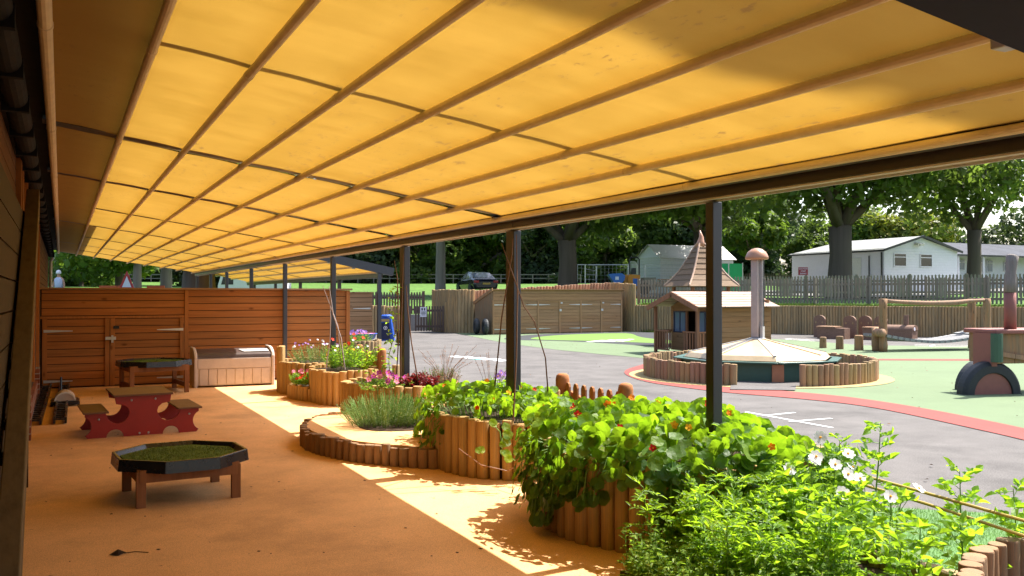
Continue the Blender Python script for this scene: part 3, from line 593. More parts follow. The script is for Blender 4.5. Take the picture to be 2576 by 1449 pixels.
# ================================================================ LOG PLANTERS (each log a part)
_logc = {}
def log_part(parent, x, y, z0, h, r, mat, jit=.02):
    hh = round(h, 2); key = (hh, mat, random.randrange(4))
    if key not in _logc:
        m = M(); rr = 1.0; k1, k2 = rnd(.95, 1.04), rnd(.96, 1.03); prof = [(k1, 0), (1.0, hh*.5), (k2, hh-.009), (k2*.96, hh-.002), (k2*.88, hh), (.3, hh+.001)]
        n = 14; m.lathe((0, 0, 0), prof, n); m.v = [(x*(1+.05*math.sin(3*math.atan2(y, x)+key[2])), y*(1+.04*math.cos(2*math.atan2(y, x)+key[2]*2)), z) for x, y, z in m.v]; me = bpy.data.meshes.new('log'); me.from_pydata(m.v, [], m.f); me.materials.append(MT[mat])
        me.polygons.foreach_set('use_smooth', [len(p.vertices) == 4 and p.center.z < hh-.02 for p in me.polygons]); _logc[key] = me
    o = bpy.data.objects.new('log', _logc[key]); C.objects.link(o); o.parent = parent
    r *= rnd(.86, 1.1)
    o.location = Vector((x+rnd(-.004, .004), y+rnd(-.004, .004), z0-rnd(0, jit)*1.0))-parent.location; o.scale = (r, r, 1)
    o.rotation_euler = (rnd(-.012, .012), rnd(-.012, .012), rnd(0, 6.28)); return o
def planter(name, pts, h, r, mat, label, cat='planter', closed=True, soil=True, top='soil', topz=None, sm=1, hs=None):
    q = smooth_poly(pts, sm, closed) if sm else [Vector(p) for p in pts]; c = sum(q, Vector((0, 0)))/len(q)
    t = thing(name, (c.x, c.y, 0), label, cat); qq = resample(q, 2*r*1.01, closed)
    for i, p in enumerate(qq): log_part(t, p.x, p.y, 0, hs(p) if hs else h+random.choice((-.02, -.01, 0, 0, .01)), r, mat)
    if soil:
        inner = [c+(p-c)*(1-r*0.6/max(.2, (p-c).length)) for p in q]
        M().prism([(p.x, p.y) for p in inner], .002, (topz if topz is not None else h-.05)).build('soil' if top == 'soil' else 'rubber_top', top, t)
    return t
P8 = [(4.08, 6.0), (3.4, 5.95), (2.95, 5.5), (2.80, 5.0), (2.87, 4.6), (3.12, 4.22), (3.5, 4.0), (4.0, 3.98), (4.35, 4.15), (4.42, 4.8), (4.25, 5.5)]
planter('log_planter', P8, .55, .047, 'loggold', 'near tall log planter buried under nasturtium leaves around the canopy post')
P7 = [(2.96, 7.45), (2.97, 7.05), (3.1, 6.75), (3.4, 6.52), (3.7, 6.55), (3.95, 6.8), (4.02, 7.3), (3.9, 7.9), (3.5, 8.2), (3.1, 8.0)]
planter('log_planter', P7, .49, .05, 'loggold', 'bare fronted tall log planter with nasturtiums between the low platform and the wooden gate')
P6 = [(2.95, 7.3), (2.72, 7.5), (2.45, 7.85), (2.25, 8.25), (2.16, 8.7), (2.2, 9.2), (2.42, 9.75), (2.75, 10.1), (3.0, 10.1), (3.2, 9.5), (3.5, 9.2), (3.6, 8.4), (3.2, 8.15), (3.0, 7.8)]
planter('log_platform', P6, .19, .045, 'logbrown', 'low curved log edged platform filled with orange rubber in front of the lavender', top='rubber', topz=.185)
struct(M().prism([(p.x, p.y) for p in smooth_poly([(2.62, 8.45), (3.3, 8.3), (3.5, 8.9), (3.1, 9.5), (2.75, 9.3)], 2)], .1, .192).build('lavender_bed', 'soil'))
P4 = [(3.0, 10.55), (3.0, 10.1), (3.15, 9.7), (3.45, 9.45), (3.85, 9.42), (4.15, 9.75), (4.2, 10.3), (3.9, 10.8), (3.3, 10.9)]
planter('log_planter', P4, .50, .05, 'loggold', 'log planter of pink petunias and dark red leaves behind the lavender')
P2 = [(3.2, 12.9), (3.2, 12.4), (3.38, 12.05), (3.75, 11.95), (4.0, 12.3), (4.0, 13.0), (3.8, 13.35), (3.4, 13.3)]
planter('log_planter', P2, .49, .05, 'loggold', 'round tall log planter with crossed canes round the slim canopy post')
P1 = [(3.02, 13.5), (3.03, 13.1), (3.15, 12.8), (3.3, 12.55), (3.45, 13.2), (3.4, 13.7)]
planter('log_planter', P1, .22, .04, 'loggold', 'lowest small log planter of red and pink geraniums nearest the resin box')
P3 = [(3.05, 14.3), (3.05, 13.85), (3.3, 13.6), (4.0, 13.6), (4.15, 14.2), (3.8, 14.8), (3.2, 14.7)]
planter('log_planter', P3, .50, .05, 'loggold', 'rear log planter of lavender and white flowers beside the cedar store', hs=lambda p: .5+(.22 if p.x < 3.22 and p.y > 14.1 else 0))
P5 = [(5.55, 19.8), (5.6, 19.35), (5.95, 19.1), (6.35, 19.3), (6.4, 19.8), (6.0, 20.1)]
planter('log_planter', P5, .52, .05, 'log', 'pale round log planter of lilac flowers near the blue water tray')
# stepping logs beside near gate
t = thing('log_step_edge', (4.0, 6.9, 0), 'three golden logs of rising height between the log planter and the near gate post', 'log edging')
for x, y, h in ((3.78, 6.62, .52), (3.88, 6.76, .60), (3.97, 6.9, .68)): log_part(t, x-.02, y+.16, 0, h, .05, 'loggold')
t = thing('log_step_edge', (4.05, 12.25, 0), 'short stepped pale logs beside the far small gate', 'log edging')
for x, y, h in ((4.2, 12.1, .55), (4.28, 11.95, .42), (4.36, 11.8, .30)): log_part(t, x, y, 0, h, .06, 'log')
# log ring at the lower right corner + low edging
cr = [P(x, y, .3) for x, y in ((2660, 1350), (2600, 1343), (2556, 1346), (2520, 1354), (2484, 1366), (2458, 1380), (2447, 1396), (2442, 1413), (2440, 1431), (2440, 1452), (2444, 1475))]
t = thing('log_planter', (cr[3].x, cr[3].y, 0), 'brown weathered log ring cut off by the bottom right corner of the photo', 'planter')
for p in resample([(q.x, q.y) for q in cr], .098): log_part(t, p.x, p.y, 0, .3, .052, 'logbrown')
M().sheet([(p.x, p.y) for p in cr]+[(4.6, 2.2), (4.0, 1.9)], .02).build('soil', 'soil', t)
ed = [P(x, y, .1) for x, y in ((2100, 1352), (2180, 1372), (2240, 1390), (2300, 1404), (2350, 1418), (2400, 1432), (2430, 1440))]
t = thing('log_edging', (ed[2].x, ed[2].y, 0), 'low pale log edging between the tomato bed and the turf patch', 'log edging')
for p in resample([(q.x, q.y) for q in ed], .085): log_part(t, p.x, p.y, 0, .10, .05, 'log')
struct(M().sheet([(2.72, 4.15), (3.3, 3.96), (4.4, 3.95), (4.35, 3.55), (3.95, 3.2), (3.85, 2.4), (2.5, 2.4), (2.55, 3.9)], .009).build('flower_bed', 'soil'))
# ================================================================ LITTLE GATES
def small_gate(pa, pb, h, label, mat='gate'):
    a, b = Vector(pa), Vector(pb); d = (b-a).normalized(); n = Vector((-d.y, d.x)); ang = math.atan2(d.y, d.x); L = (b-a).length
    t = thing('garden_gate', (a.x, a.y, 0), label, 'gate')
    for p in (a, b):
        m = M(); m.lathe((p.x, p.y, 0), [(.062, 0), (.062, h-.05), (.055, h-.015), (.035, h), (.01, h+.004)], 14); m.build('gate_post', mat, t, smooth=True)
    m = M(); k = 7
    for i in range(k):
        p = a+d*(L*(i+.75)/(k+.5)); m.prism([(-.035, .1), (.035, .1), (.035, h-.11), (.022, h-.08), (0, h-.07), (-.022, h-.08), (-.035, h-.11)], -.009, .009, lambda x, y, z: (p.x+d.x*x+n.x*z, p.y+d.y*x+n.y*z, y))
    m.build('picket_panel', mat, t)
    c = (a+b)/2; m = M(); f = lambda u, v, z: (a.x+d.x*u-n.x*(.03+z)*-1, a.y+d.y*u-n.y*(.03+z)*-1, v)
    seg = [(.07+(L-.14)*i/14, h-.15-.06*math.sin(PI*i/14)) for i in range(15)]
    m.prism(seg+[(u, v-.10) for u, v in reversed(seg)], 0, .03, f); m.build('top_rail', mat, t)
    m = M(); m.prism([(.07, .12), (L-.07, .12), (L-.07, .22), (.07, .22)], 0, .03, f); m.build('bottom_rail', mat, t)
    m = M(); m.prism([(.08, .22), (.18, .22), (L-.08, h-.28), (L-.18, h-.28)], 0, .03, f); m.build('brace', mat, t)
    m = M(); m.box((a.x-.07, a.y+.02, h-.2), (.06, .1, .02), ang); m.build('latch', 'galv', t)
    return t
small_gate((4.05, 7.12), (4.05, 6.10), .80, 'near small picket gate with rounded brown posts rising above the nasturtiums')
small_gate((4.07, 13.4), (4.07, 12.32), .76, 'far small orange picket gate between the round planter and the petunias')
# ================================================================ TUFF TRAYS
def tray_table(cx, cy, zt, rad, rot, leg_h, spread, label, stretch=False):
    t = thing('tray_table', (cx, cy, 0), label, 'tray table')
    oc = [(math.cos(PI/8+k*PI/4)*1.08*rad*(1 if abs(math.cos(PI/8+k*PI/4)) > .5 else 1), math.sin(PI/8+k*PI/4)*1.08*rad) for k in range(8)]
    R = lambda x, y: (cx+x*math.cos(rot)-y*math.sin(rot), cy+x*math.sin(rot)+y*math.cos(rot))
    m = M(); prof = [(1.02, -.085), (1.0, 0.0), (.955, .0), (.90, -.04), (.88, -.045)]
    vs = [(*R(x*k, y*k), zt+z) for k, z in prof for x, y in oc]
    fs = [(i*8+k, i*8+(k+1) % 8, (i+1)*8+(k+1) % 8, (i+1)*8+k) for i in range(len(prof)-1) for k in range(8)]+[tuple(range(4*8+7, 4*8-1, -1))]
    m.add(vs, fs); m.build('tray', 'plasticblack', t, bevel=.004)
    m = M(); m.prism([R(x*.88, y*.88) for x, y in oc], zt-.05, zt-.028); tf = m.build('turf_mat', 'tangrass', t)
    m = M()
    for _ in range(5000):
        x, y = rnd(-rad, rad), rnd(-rad, rad)
        if abs(x)+abs(y) > rad*1.22: continue
        x, y = R(x*.88, y*.88); a_ = rnd(0, 6.28); h = rnd(.006, .02)
        m.add([(x-math.cos(a_)*.002, y-math.sin(a_)*.002, zt-.03), (x+math.cos(a_)*.002, y+math.sin(a_)*.002, zt-.03), (x+rnd(-.01, .01), y+rnd(-.01, .01), zt-.03+h)], [(0, 1, 2)])
    tag(m.build('turf_blades', 'tangrass', t), kind='stuff')
    s = spread
    for sx, sy_ in ((-1, -1), (1, -1), (1, 1), (-1, 1)):
        x, y = R(sx*s, sy_*s); m = M(); m.box((x, y, leg_h/2), (.065, .04, leg_h), rot); m.build('leg', 'tray_leg', t, bevel=.003)
    for a_, b_ in (((-1, -1), (1, -1)), ((1, -1), (1, 1)), ((1, 1), (-1, 1)), ((-1, 1), (-1, -1))):
        p, q = R(a_[0]*s*1.03, a_[1]*s*1.03), R(b_[0]*s*1.03, b_[1]*s*1.03); m = M(); m.bar((*p, leg_h-.03), (*q, leg_h-.03), .03, .09); m.build('apron', 'tray_leg', t)
    if stretch:
        p, q = R(-s, s), R(s, -s); p2, q2 = R(-s, -s), R(s, s)
        m = M(); m.bar((*R(s, -s), .12), (*R(s, s), .12), .03, .07); m.bar((*R(-s, -s), .12), (*R(-s, s), .12), .03, .07); m.build('stretcher', 'tray_leg', t)
    return t
pc = P(450, 1247); tray_table(pc.x+.02, pc.y+.05, .335, .455, .08, .255, .33, 'near black octagonal tray of green turf on a low wooden stand')
pc = P(388, 985); tray_table(pc.x, pc.y, .50, .52, .12, .42, .40, 'far taller black tray of turf on wooden legs behind the red picnic table', True)
# ================================================================ RED PICNIC TABLE
fr = P(362, 1095); bt = thing('picnic_table', (fr.x, fr.y+.4, 0), 'small red childs picnic table with two brown attached seats', 'picnic table')
def arc(cx_, cz_, r, a0, a1, n=9): return [(cx_+r*math.cos(math.radians(a0+(a1-a0)*k/n)), cz_+r*math.sin(math.radians(a0+(a1-a0)*k/n))) for k in range(n+1)]
half = [(0, 0), (.195, 0)]+arc(.28, 0, .085, 180, 0)+[(.545, 0), (.565, .03)]+arc(.60, .13, .105, 250, 120, 8)+[(.575, .225), (.575, .265), (.36, .265)]+arc(.245, .265, .105, 0, -180, 10)[1:]+arc(.25, .38, .115, 235, 180, 4)[1:]
half = [(0, 0), (.195, 0)]+arc(.28, 0, .085, 180, 0)+[(.545, 0), (.565, .03)]+arc(.62, .13, .11, 245, 115, 8)+[(.572, .235), (.572, .262), (.37, .262)]+arc(.255, .262, .115, 0, -150, 9)[1:]+arc(.27, .40, .125, 232, 180, 4)[1:]+[(.245, .425), (.285, .425)]
half = [(0, 0), (.195, 0)]+arc(.28, 0, .085, 180, 0)+[(.545, 0), (.565, .03)]+arc(.62, .13, .11, 245, 115, 8)+[(.572, .235), (.572, .262), (.37, .262)]+arc(.255, .262, .115, 0, -180, 10)[1:]+[(.15, .30), (.19, .335), (.27, .35), (.285, .43), (0, .43)]
pl = [p for p in half]+[(-x, z) for x, z in reversed(half[1:-1])]
th_ = math.radians(3)
def pt(u, v, w_): return (fr.x+u*math.cos(th_)-w_*math.sin(th_), fr.y+u*math.sin(th_)+w_*math.cos(th_), v)
for w0 in (0, .72):
    m = M(); m.prism(pl, w0, w0+.028, lambda x, y, z: pt(x, y, z)); m.build('side_panel', 'redboard', bt, bevel=.003)
def slab(x0, x1, z0, z1, nm):
    m = M(); m.prism([(x0, z0), (x1, z0), (x1, z1), (x0, z1)], -.05, .80, lambda x, y, z: pt(x, y, z)); m.build(nm, 'seatboard', bt, bevel=.004)
slab(-.30, .30, .431, .452, 'tabletop'); slab(-.59, -.345, .263, .282, 'seat')
m = M(); m.prism([(.345, .263), (.60, .263), (.60, .282), (.345, .282)], -.05, .80, lambda x, y, z: pt(x, y, z)); m.build('seat', 'seatboard', bt, bevel=.004)
for x, z in ((-.12, .385), (.12, .39), (-.44, .20), (.47, .205), (-.04, .03), (.05, .03)):
    m = M(); m.lathe((0, 0, 0), [(.012, 0), (.012, .004), (.006, .009)], 8); m.v = [pt(x+v[0], z+v[1], -.002-v[2]) for v in m.v]; m.build('bolt', 'alu', bt)
# ================================================================ RESIN STORAGE BOX
bxo = P(488, 974); X0, X1, Y0, Y1 = bxo.x-.02, bxo.x+1.27, 15.45, 16.02
rb = thing('storage_box', ((X0+X1)/2, (Y0+Y1)/2, 0), 'tan resin storage bench with dark lid against the cedar store', 'storage box')
m = M(); m.bx(X0+.05, X1-.05, Y0+.03, Y1-.02, .03, .48)
for i in range(9):
    x = X0+.08+i*(X1-X0-.16)/8
    if i < 8: m.bx(x+.006, x+(X1-X0-.16)/8-.006, Y0+.018, Y0+.03, .04, .30)
m.bx(X0+.06, X1-.06, Y0+.012, Y0+.03, .31, .47); m.build('body', 'resin', rb, bevel=.004)
prof = [(Y0, 0), (Y0, .50), (Y0+.04, .57), (Y0+.16, .63), (Y0+.30, .65), (Y1, .65), (Y1, 0)]
for x in (X0, X1-.05):
    m = M(); m.prism(prof, x, x+.05, lambda a_, b_, z: (z, a_, b_)); m.build('end_panel', 'resin', rb, bevel=.012)
m = M(); lp = [(Y0+.02, .485), (Y0+.03, .53), (Y0+.07, .56), (Y0+.3, .60), (Y1-.01, .61), (Y1-.01, .58), (Y0+.3, .57)]; m.prism(lp, X0+.051, X1-.051, lambda a_, b_, z: (z, a_, b_)); m.build('lid', 'resinlid', rb, bevel=.004)
m = M(); m.add([(X0+.78, Y0+.1, .572), (X1-.07, Y0+.1, .572), (X1-.14, Y0+.28, .603), (X0+.75, Y0+.28, .603)], [(0, 1, 2, 3)]); o = M(); o.prism([(X0+.80, Y0+.08), (X1-.08, Y0+.08), (X1-.08, Y0+.26), (X0+.74, Y0+.26)], 0, .006, lambda a_, b_, z: (a_, b_, .572+z+(b_-Y0-.08)*.16)); s_ = o.build('paper_sheet', 'whitew'); tag(s_, 'white sheet of paper lying on the dark lid of the tan storage bench', 'paper')
# ================================================================ BLACK PLAY TRACK & TROLLEY on the floor at left
a0, b0 = P(118, 1070), P(140, 975)
t = thing('track_ladder', tuple(a0), 'black plastic ladder shaped track pieces lying along the brick plinth', 'play track')
dd = Vector((b0.x-a0.x, b0.y-a0.y, 0)).normalized(); nn_ = Vector((-dd.y, dd.x, 0)); L = (b0-a0).length
for off in (-.14, .12):
    m = M()
    for s_ in (-.06, .06): m.bar(a0+nn_*(off+s_)+Vector((0, 0, .05)), a0+nn_*(off+s_)+dd*L+Vector((0, 0, .05)), .025, .07)
    m.build('side_rail', 'plasticblack', t)
    for k in range(int(L/.2)): q = a0+nn_*off+dd*(k*.2+.05)+Vector((0, 0, .06)); m = M(); m.bar(q-nn_*.06, q+nn_*.06, .045, .02); m.build('rung', 'plasticblack', t)
pc = P(165, 1020); t = thing('toy_trolley', tuple(pc), 'low black wheeled toy with rounded clear top and upright handle by the track', 'toy')
m = M(); m.box(pc+Vector((0, .1, .05)), (.34, .5, .05)); m.build('base', 'plasticblack', t, bevel=.01)
m = M(); m.prism(arc(0, .06, .13, 0, 180, 12), -.1, .35, lambda x, z, y: (pc.x+x, pc.y+y, z)); m.build('dome', 'resin', t)
m = M(); m.prism(arc(0, .06, .135, 0, 180, 12)+arc(0, .06, .115, 180, 0, 12), -.115, -.1, lambda x, z, y: (pc.x+x, pc.y+y, z)); m.build('rim', 'whitew', t)
for s_ in (-1, 1):
    for y in (-.08, .3): m = M(); m.cyl(pc+Vector((s_*.15, y, .03)), pc+Vector((s_*.18, y, .03)), .03, 12); m.build('wheel', 'plasticblack', t)
m = M(); m.tube([pc+Vector((-.05, .35, .08)), pc+Vector((-.05, .4, .36))], .014, 8); m.build('handle', 'plasticblack', t)
# ================================================================ SAND PIT
SPX, SPY = 11.68, 13.17; SR = 2.06
t = thing('log_ring', (SPX, SPY, 0), 'circular low log wall open at the front around the covered sand pit', 'log wall')
av = math.atan2(-SPY, -SPX); gap0, gap1 = None, None
gl_, gr_ = P(1833, 975), P(2014, 972)
aL = math.atan2(gl_.y-SPY, gl_.x-SPX); aR = math.atan2(gr_.y-SPY, gr_.x-SPX)
ang = aR; tot = (aL-aR) % (2*PI); 
if tot < PI: tot = 2*PI-tot; ang = aL
n = int(tot*SR/.104)
for k in range(n+1):
    a_ = aR+(((aL-aR) % (2*PI)) if ((aL-aR) % (2*PI)) > PI else -((aR-aL) % (2*PI)))*k/n
    log_part(t, SPX+SR*math.cos(a_), SPY+SR*math.sin(a_), 0, .37+random.choice((-.01, 0, .01)), .054, 'logred' if random.random() < .5 else 'log')
circ = [(SPX+2.38*math.cos(k*PI/24), SPY+2.38*math.sin(k*PI/24)) for k in range(48)]; struct(M().sheet(circ, .012).build('buff_surround', 'buff'))
circ = [(SPX+2.0*math.cos(k*PI/24), SPY+2.0*math.sin(k*PI/24)) for k in range(48)]; struct(M().sheet(circ, .016).build('pit_floor', 'asphalt'))
gp_ = [P(1836, 972), P(2010, 969), P(2014, 978), P(1832, 981)]; struct(M().sheet([(p.x, p.y) for p in [P(1840, 955), P(2006, 955), P(2000, 984), P(1836, 982)]], .019).build('pit_entrance', 'asphalt'))
t = thing('sand_pit', (SPX, SPY, 0), 'dark green octagonal sand pit under a cream pyramid cover in the log ring', 'sand pit')
RO = .3
def octa(r, rot=RO, n=8): return [(SPX+r*math.cos(rot+k*2*PI/n), SPY+r*math.sin(rot+k*2*PI/n)) for k in range(n)]
O1, O2 = octa(1.42), octa(1.36)
for k in range(8):
    m = M(); a_, b_ = Vector(O1[k]), Vector(O1[(k+1) % 8]); m.bar((a_.x, a_.y, .165), (b_.x, b_.y, .165), .04, .33, ); m.build('side_board', 'greenpaint', t)
    m = M(); a_, b_ = Vector(octa(1.49)[k]), Vector(octa(1.49)[(k+1) % 8]); m.bar((a_.x, a_.y, .345), (b_.x, b_.y, .345), .16, .022); m.build('rim_board', 'greenpaint', t)
    m = M(); p = Vector(octa(1.45)[k]); m.box((p.x, p.y, .17), (.2, .03, .3), RO+k*PI/4+PI/2); m.build('corner_plate', 'orangebox', t)
A, B, Cc = octa(1.28), octa(1.36), octa(.12)
for k in range(8):
    j = (k+1) % 8; m = M()
    m.add([(*B[k], .365), (*B[j], .365), (*A[j], .45), (*A[k], .45), (*Cc[j], .70), (*Cc[k], .70)], [(0, 1, 2, 3), (3, 2, 4, 5)])
    m.build('cover_panel', 'coneyellow', t)
    m = M(); m.bar((*A[k], .457), (*Cc[k], .706), .05, .012); m.build('cover_rib', 'alu' if k % 2 else 'coneyellow', t)
m = M(); m.lathe((SPX, SPY, .68), [(.16, 0), (.16, .03), (.1, .04)], 16); m.build('collar', 'alu', t)
pm = thing('mushroom_chimney', (SPX, SPY, .7), 'tall mauve pole with brown mushroom dome rising from the sand pit cover', 'play post')
m = M(); m.box((SPX-.03, SPY, 1.47), (.15, .13, 1.5), .45); m.build('pole', 'mauve', pm, bevel=.01)
m = M(); m.box((SPX+.06, SPY-.05, 1.47), (.05, .08, 1.5), .45); m.build('channel', 'galv', pm)
m = M(); m.box((SPX+.09, SPY-.075, 1.47), (.012, .03, 1.5), .45); m.build('channel_slot', 'black_paint', pm)
m = M(); m.box((SPX+.06, SPY-.08, .82), (.1, .05, .22), .45); m.build('foot_bracket', 'alu', pm)
m = M(); m.lathe((SPX, SPY, 2.18), [(.02, .0), (.19, .0), (.215, .012), (.21, .06), (.17, .14), (.10, .195), (.03, .215)], 24); m.build('dome', 'mushroom', pm, smooth=True)
# ================================================================ PLAYHOUSE
hx0, hx1, hy0, hy1 = 14.25, 16.6, 18.2, 20.04
t = thing('playhouse', ((hx0+hx1)/2, (hy0+hy1)/2, 0), 'low brown timber playhouse with shingled roof and blue framed windows', 'playhouse')
wx = hx0+.55   # wall set back behind the porch
m = M(); boards(m, 'x', wx, hx1, hy0, .05, 1.2, .13, .02, -1, .008); m.bx(wx, hx1, hy0+.001, hy0+.05, .05, 1.2); m.build('side_wall', 'play', t)
m = M(); boards(m, 'x', wx, hx1, hy1, .05, 1.2, .13, .02, 1, .008); m.bx(hx1-.05, hx1, hy0+.05, hy1-.05, .05, 1.4); m.build('rear_wall', 'play', t)
m = M(); dY0, dY1 = 18.93, 19.33
def gz_(y): return 1.22+.36*(1-abs(y-(hy0+hy1)/2)/((hy1-hy0)/2))
m.bx(wx-.03, wx, dY1+.04, hy1, .05, .52); m.bx(wx-.03, wx, hy0, dY0-.04, .05, .52); m.bx(wx-.03, wx, hy1-.12, hy1, .521, 1.2); m.bx(wx-.03, wx, hy0, hy0+.1, .521, 1.2)
m.add([(wx-.02, hy0, 1.1), (wx-.02, hy1, 1.1), (wx-.02, hy1, gz_(hy1)), (wx-.02, (hy0+hy1)/2, gz_((hy0+hy1)/2)), (wx-.02, hy0, gz_(hy0))], [(0, 1, 2, 3, 4)]); m.build('front_wall', 'playy', t)
for y in (dY0-.02, dY1+.02): m = M(); m.bx(wx-.05, wx+.01, y-.02, y+.02, .05, 1.1); m.build('door_frame', 'playv', t)
M().bx(wx+.4, wx+.42, hy0+.1, hy1-.1, .05, 1.1).build('inner_wall', 'treadx', t)
for y0, y1 in ((dY1+.05, hy1-.13), (hy0+.11, dY0-.05)):
    m = M(); m.bx(wx-.045, wx-.005, y0, y0+.03, .53, 1.09); m.bx(wx-.045, wx-.005, y1-.03, y1, .53, 1.09); m.bx(wx-.045, wx-.005, y0, y1, .53, .56); m.bx(wx-.045, wx-.005, y0, y1, 1.06, 1.09); m.bx(wx-.04, wx-.01, (y0+y1)/2-.012, (y0+y1)/2+.012, .56, 1.06)
    f = m.build('window', 'darkblue', t); m = M(); m.bx(wx-.022, wx-.018, y0+.03, y1-.03, .56, 1.06); o = m.build('pane', 'blueglass', None); o.parent = f; o.location = -Vector(t.location)
for y in (hy0+.03, hy1-.03): m = M(); m.bx(hx0-.035, hx0+.035, y-.035, y+.035, 0, 1.22); m.build('porch_post', 'playv', t)
for (ya, yb) in ((hy1-.62, hy1-.06), (hy0+.06, hy0+.62)):
    m = M(); m.bx(hx0-.02, hx0+.02, ya, yb, .56, .60); m.bx(hx0-.02, hx0+.02, ya, yb, .07, .11); k = 5
    for i in range(k): y = ya+(yb-ya)*(i+.5)/k; m.bx(hx0-.01, hx0+.01, y-.022, y+.022, .105, .565)
    m.build('railing', 'playv', t)
for (xa, xb) in ((hx0+.04, wx-.04),):
    for yy in (hy0+.03, hy1-.03):
        m = M(); m.bx(xa, xb, yy-.02, yy+.02, .56, .60)
        for i in range(5): x = xa+(xb-xa)*(i+.5)/5; m.bx(x-.022, x+.022, yy-.01, yy+.01, .07, .565)
        m.build('railing', 'playv', t)
ym = (hy0+hy1)/2; 
for s_, nm in ((-1, 'roof'), (1, 'roof')):
    m = M(); ey = ym+s_*(ym-hy0+.16); N = 6
    for k in range(N):
        u0, u1 = k/N, (k+1.25)/N; ya, yb = ym+(ey-ym)*u0, ym+(ey-ym)*min(1.03, u1); za, zb = 1.60-.38*u0+.012, 1.60-.38*min(1.03, u1)+.028
        x = hx0-.14
        while x < hx1+.12:
            w_ = rnd(.5, .9); x2 = min(hx1+.15, x+w_); e_ = rnd(-.012, .012)
            m.add([(x, ya, za), (x2-.006, ya, za), (x2-.006, yb+s_*e_, zb), (x, yb+s_*e_, zb), (x, ya, za-.02), (x2-.006, ya, za-.02), (x2-.006, yb+s_*e_, zb-.022), (x, yb+s_*e_, zb-.022)], [(0, 1, 2, 3), (7, 6, 5, 4), (0, 4, 5, 1), (1, 5, 6, 2), (2, 6, 7, 3), (3, 7, 4, 0)]); x = x2
    m.build('roof', 'shingle', t)
    m = M(); m.bar((hx0-.15, ym+s_*-.01, 1.545), (hx0-.15, ey, 1.17), .03, .13); m.build('barge_board', 'playv', t)
# spire tower behind
tx_, ty_ = 17.3, 21.3
q0 = Q(1763, 27.6); tx_, ty_ = q0.x, q0.y
t = thing('play_tower', (tx_, ty_, 0), 'pointed wooden witch hat roof on posts standing behind the playhouse', 'play tower')
rz_ = .62
def cr_(r, k): return (tx_+r*math.cos(rz_+k*PI/2), ty_+r*math.sin(rz_+k*PI/2))
pf = [(1.16, 1.80), (.93, 1.99), (.76, 2.16), (.62, 2.33), (.50, 2.50), (.39, 2.67), (.29, 2.84), (.2, 2.98), (.11, 3.08)]
for k in range(4):
    m = M()
    for i in range(len(pf)-1):
        (r0, z0), (r1, z1) = pf[i], pf[i+1]; r1b = r1*1.0; o0 = .02
        a_, b_, c_, d_ = cr_(r0+.025, k), cr_(r0+.025, k+1), cr_(r1b-.01, k+1), cr_(r1b-.01, k)
        a_, b_ = cr_(r0+.05, k), cr_(r0+.05, k+1); m.add([(*a_, z0-.01), (*b_, z0-.01), (*c_, z1+.02), (*d_, z1+.02), (*cr_(r0-.02, k), z0-.03), (*cr_(r0-.02, k+1), z0-.03)], [(0, 1, 2, 3), (4, 5, 1, 0)])
    m.build('roof_side', 'shingle' if k == 9 else 'shingled', t)
    m = M(); m.tube([(*cr_(r, k), z+.02) for r, z in pf], .028, 6); m.build('ridge_batten', 'shingle', t)
m = M(); m.tube([(tx_, ty_, 3.0), (tx_, ty_, 3.15), (tx_+.02, ty_, 3.3), (tx_-.02, ty_+.02, 3.5)], [.17, .11, .07, .015], 10); m.build('finial', 'mushroom', t, smooth=True)
for k in range(4): p = cr_(.85, k); m = M(); m.tube([(*p, 0), (*p, 1.95)], .06, 10); m.build('post', 'playv', t)
for k in range(4):
    a_, b_ = cr_(.85, k), cr_(.85, k+1); m = M(); m.bar((*a_, 1.62), (*b_, 1.62), .05, .08); m.bar((*a_, .8), (*b_, .8), .05, .08)
    for i in range(8): u = (i+.5)/8; m.box((a_[0]+(b_[0]-a_[0])*u, a_[1]+(b_[1]-a_[1])*u, 1.2), (.07, .02, .76), math.atan2(b_[1]-a_[1], b_[0]-a_[0]))
    m.build('balustrade', 'playv', t)
m = M(); m.add([(*cr_(.8, k), .78) for k in range(4)], [(0, 1, 2, 3)]); m.build('floor', 'play', t)
# ================================================================ BRIDGE
a, b = P(2221, 885), P(2483, 880); d = (b-a).normalized(); n_ = Vector((-d.y, d.x, 0)); L = (b-a).length
t = thing('rope_bridge', tuple((a+b)/2), 'timber framed clatter bridge with sagging treads and one wavy log handrail', 'play bridge')
def logtube(m, p, q, r, wob=.012, k=8, n=12):
    pts = [Vector(p).lerp(Vector(q), i/k)+Vector((rnd(-wob, wob), rnd(-wob, wob), rnd(-wob, wob))) for i in range(k+1)]; m.tube(pts, [r*rnd(.93, 1.07) for _ in pts], n)
for p in (a, a+n_*.3+d*.0, b, b+n_*.7+d*.12):
    m = M(); logtube(m, p, p+Vector((0, 0, 1.42 if p in (a, b) else (.62 if (p-a).length < 1.5 else 1.42))), .105); m.build('post', 'logbrown', t, smooth=True)
m = M(); pts = [a+d*(L*i/10)+Vector((0, 0, 1.37-.07*math.sin(PI*i/10)+(.02 if i > 7 else 0))) for i in range(11)]; m.tube(pts, [.055, .05, .055, .06, .06, .065, .07, .07, .06, .05, .045], 10); m.build('handrail', 'logred', t, smooth=True)
m = M(); p = a+Vector((0, 0, .52))-d*.17; m.tube([p-n_*.22, p+n_*.1], .11, 12); m.build('end_roller', 'logred', t, smooth=True)
N = 18
for i in range(N):
    u = (i+.5)/N; z = .44-.19*math.sin(PI*u)+(.03 if u > .9 else 0); c = a+d*(L*u)+n_*.37+Vector((0, 0, z)); sl = -.19*PI*math.cos(PI*u)/L
    m = M(); m.box(c, (L/N*.72, 1.0, .075), math.atan2(d.y, d.x), 0, -math.atan(sl)); m.build('tread', 'purpleplank', t)
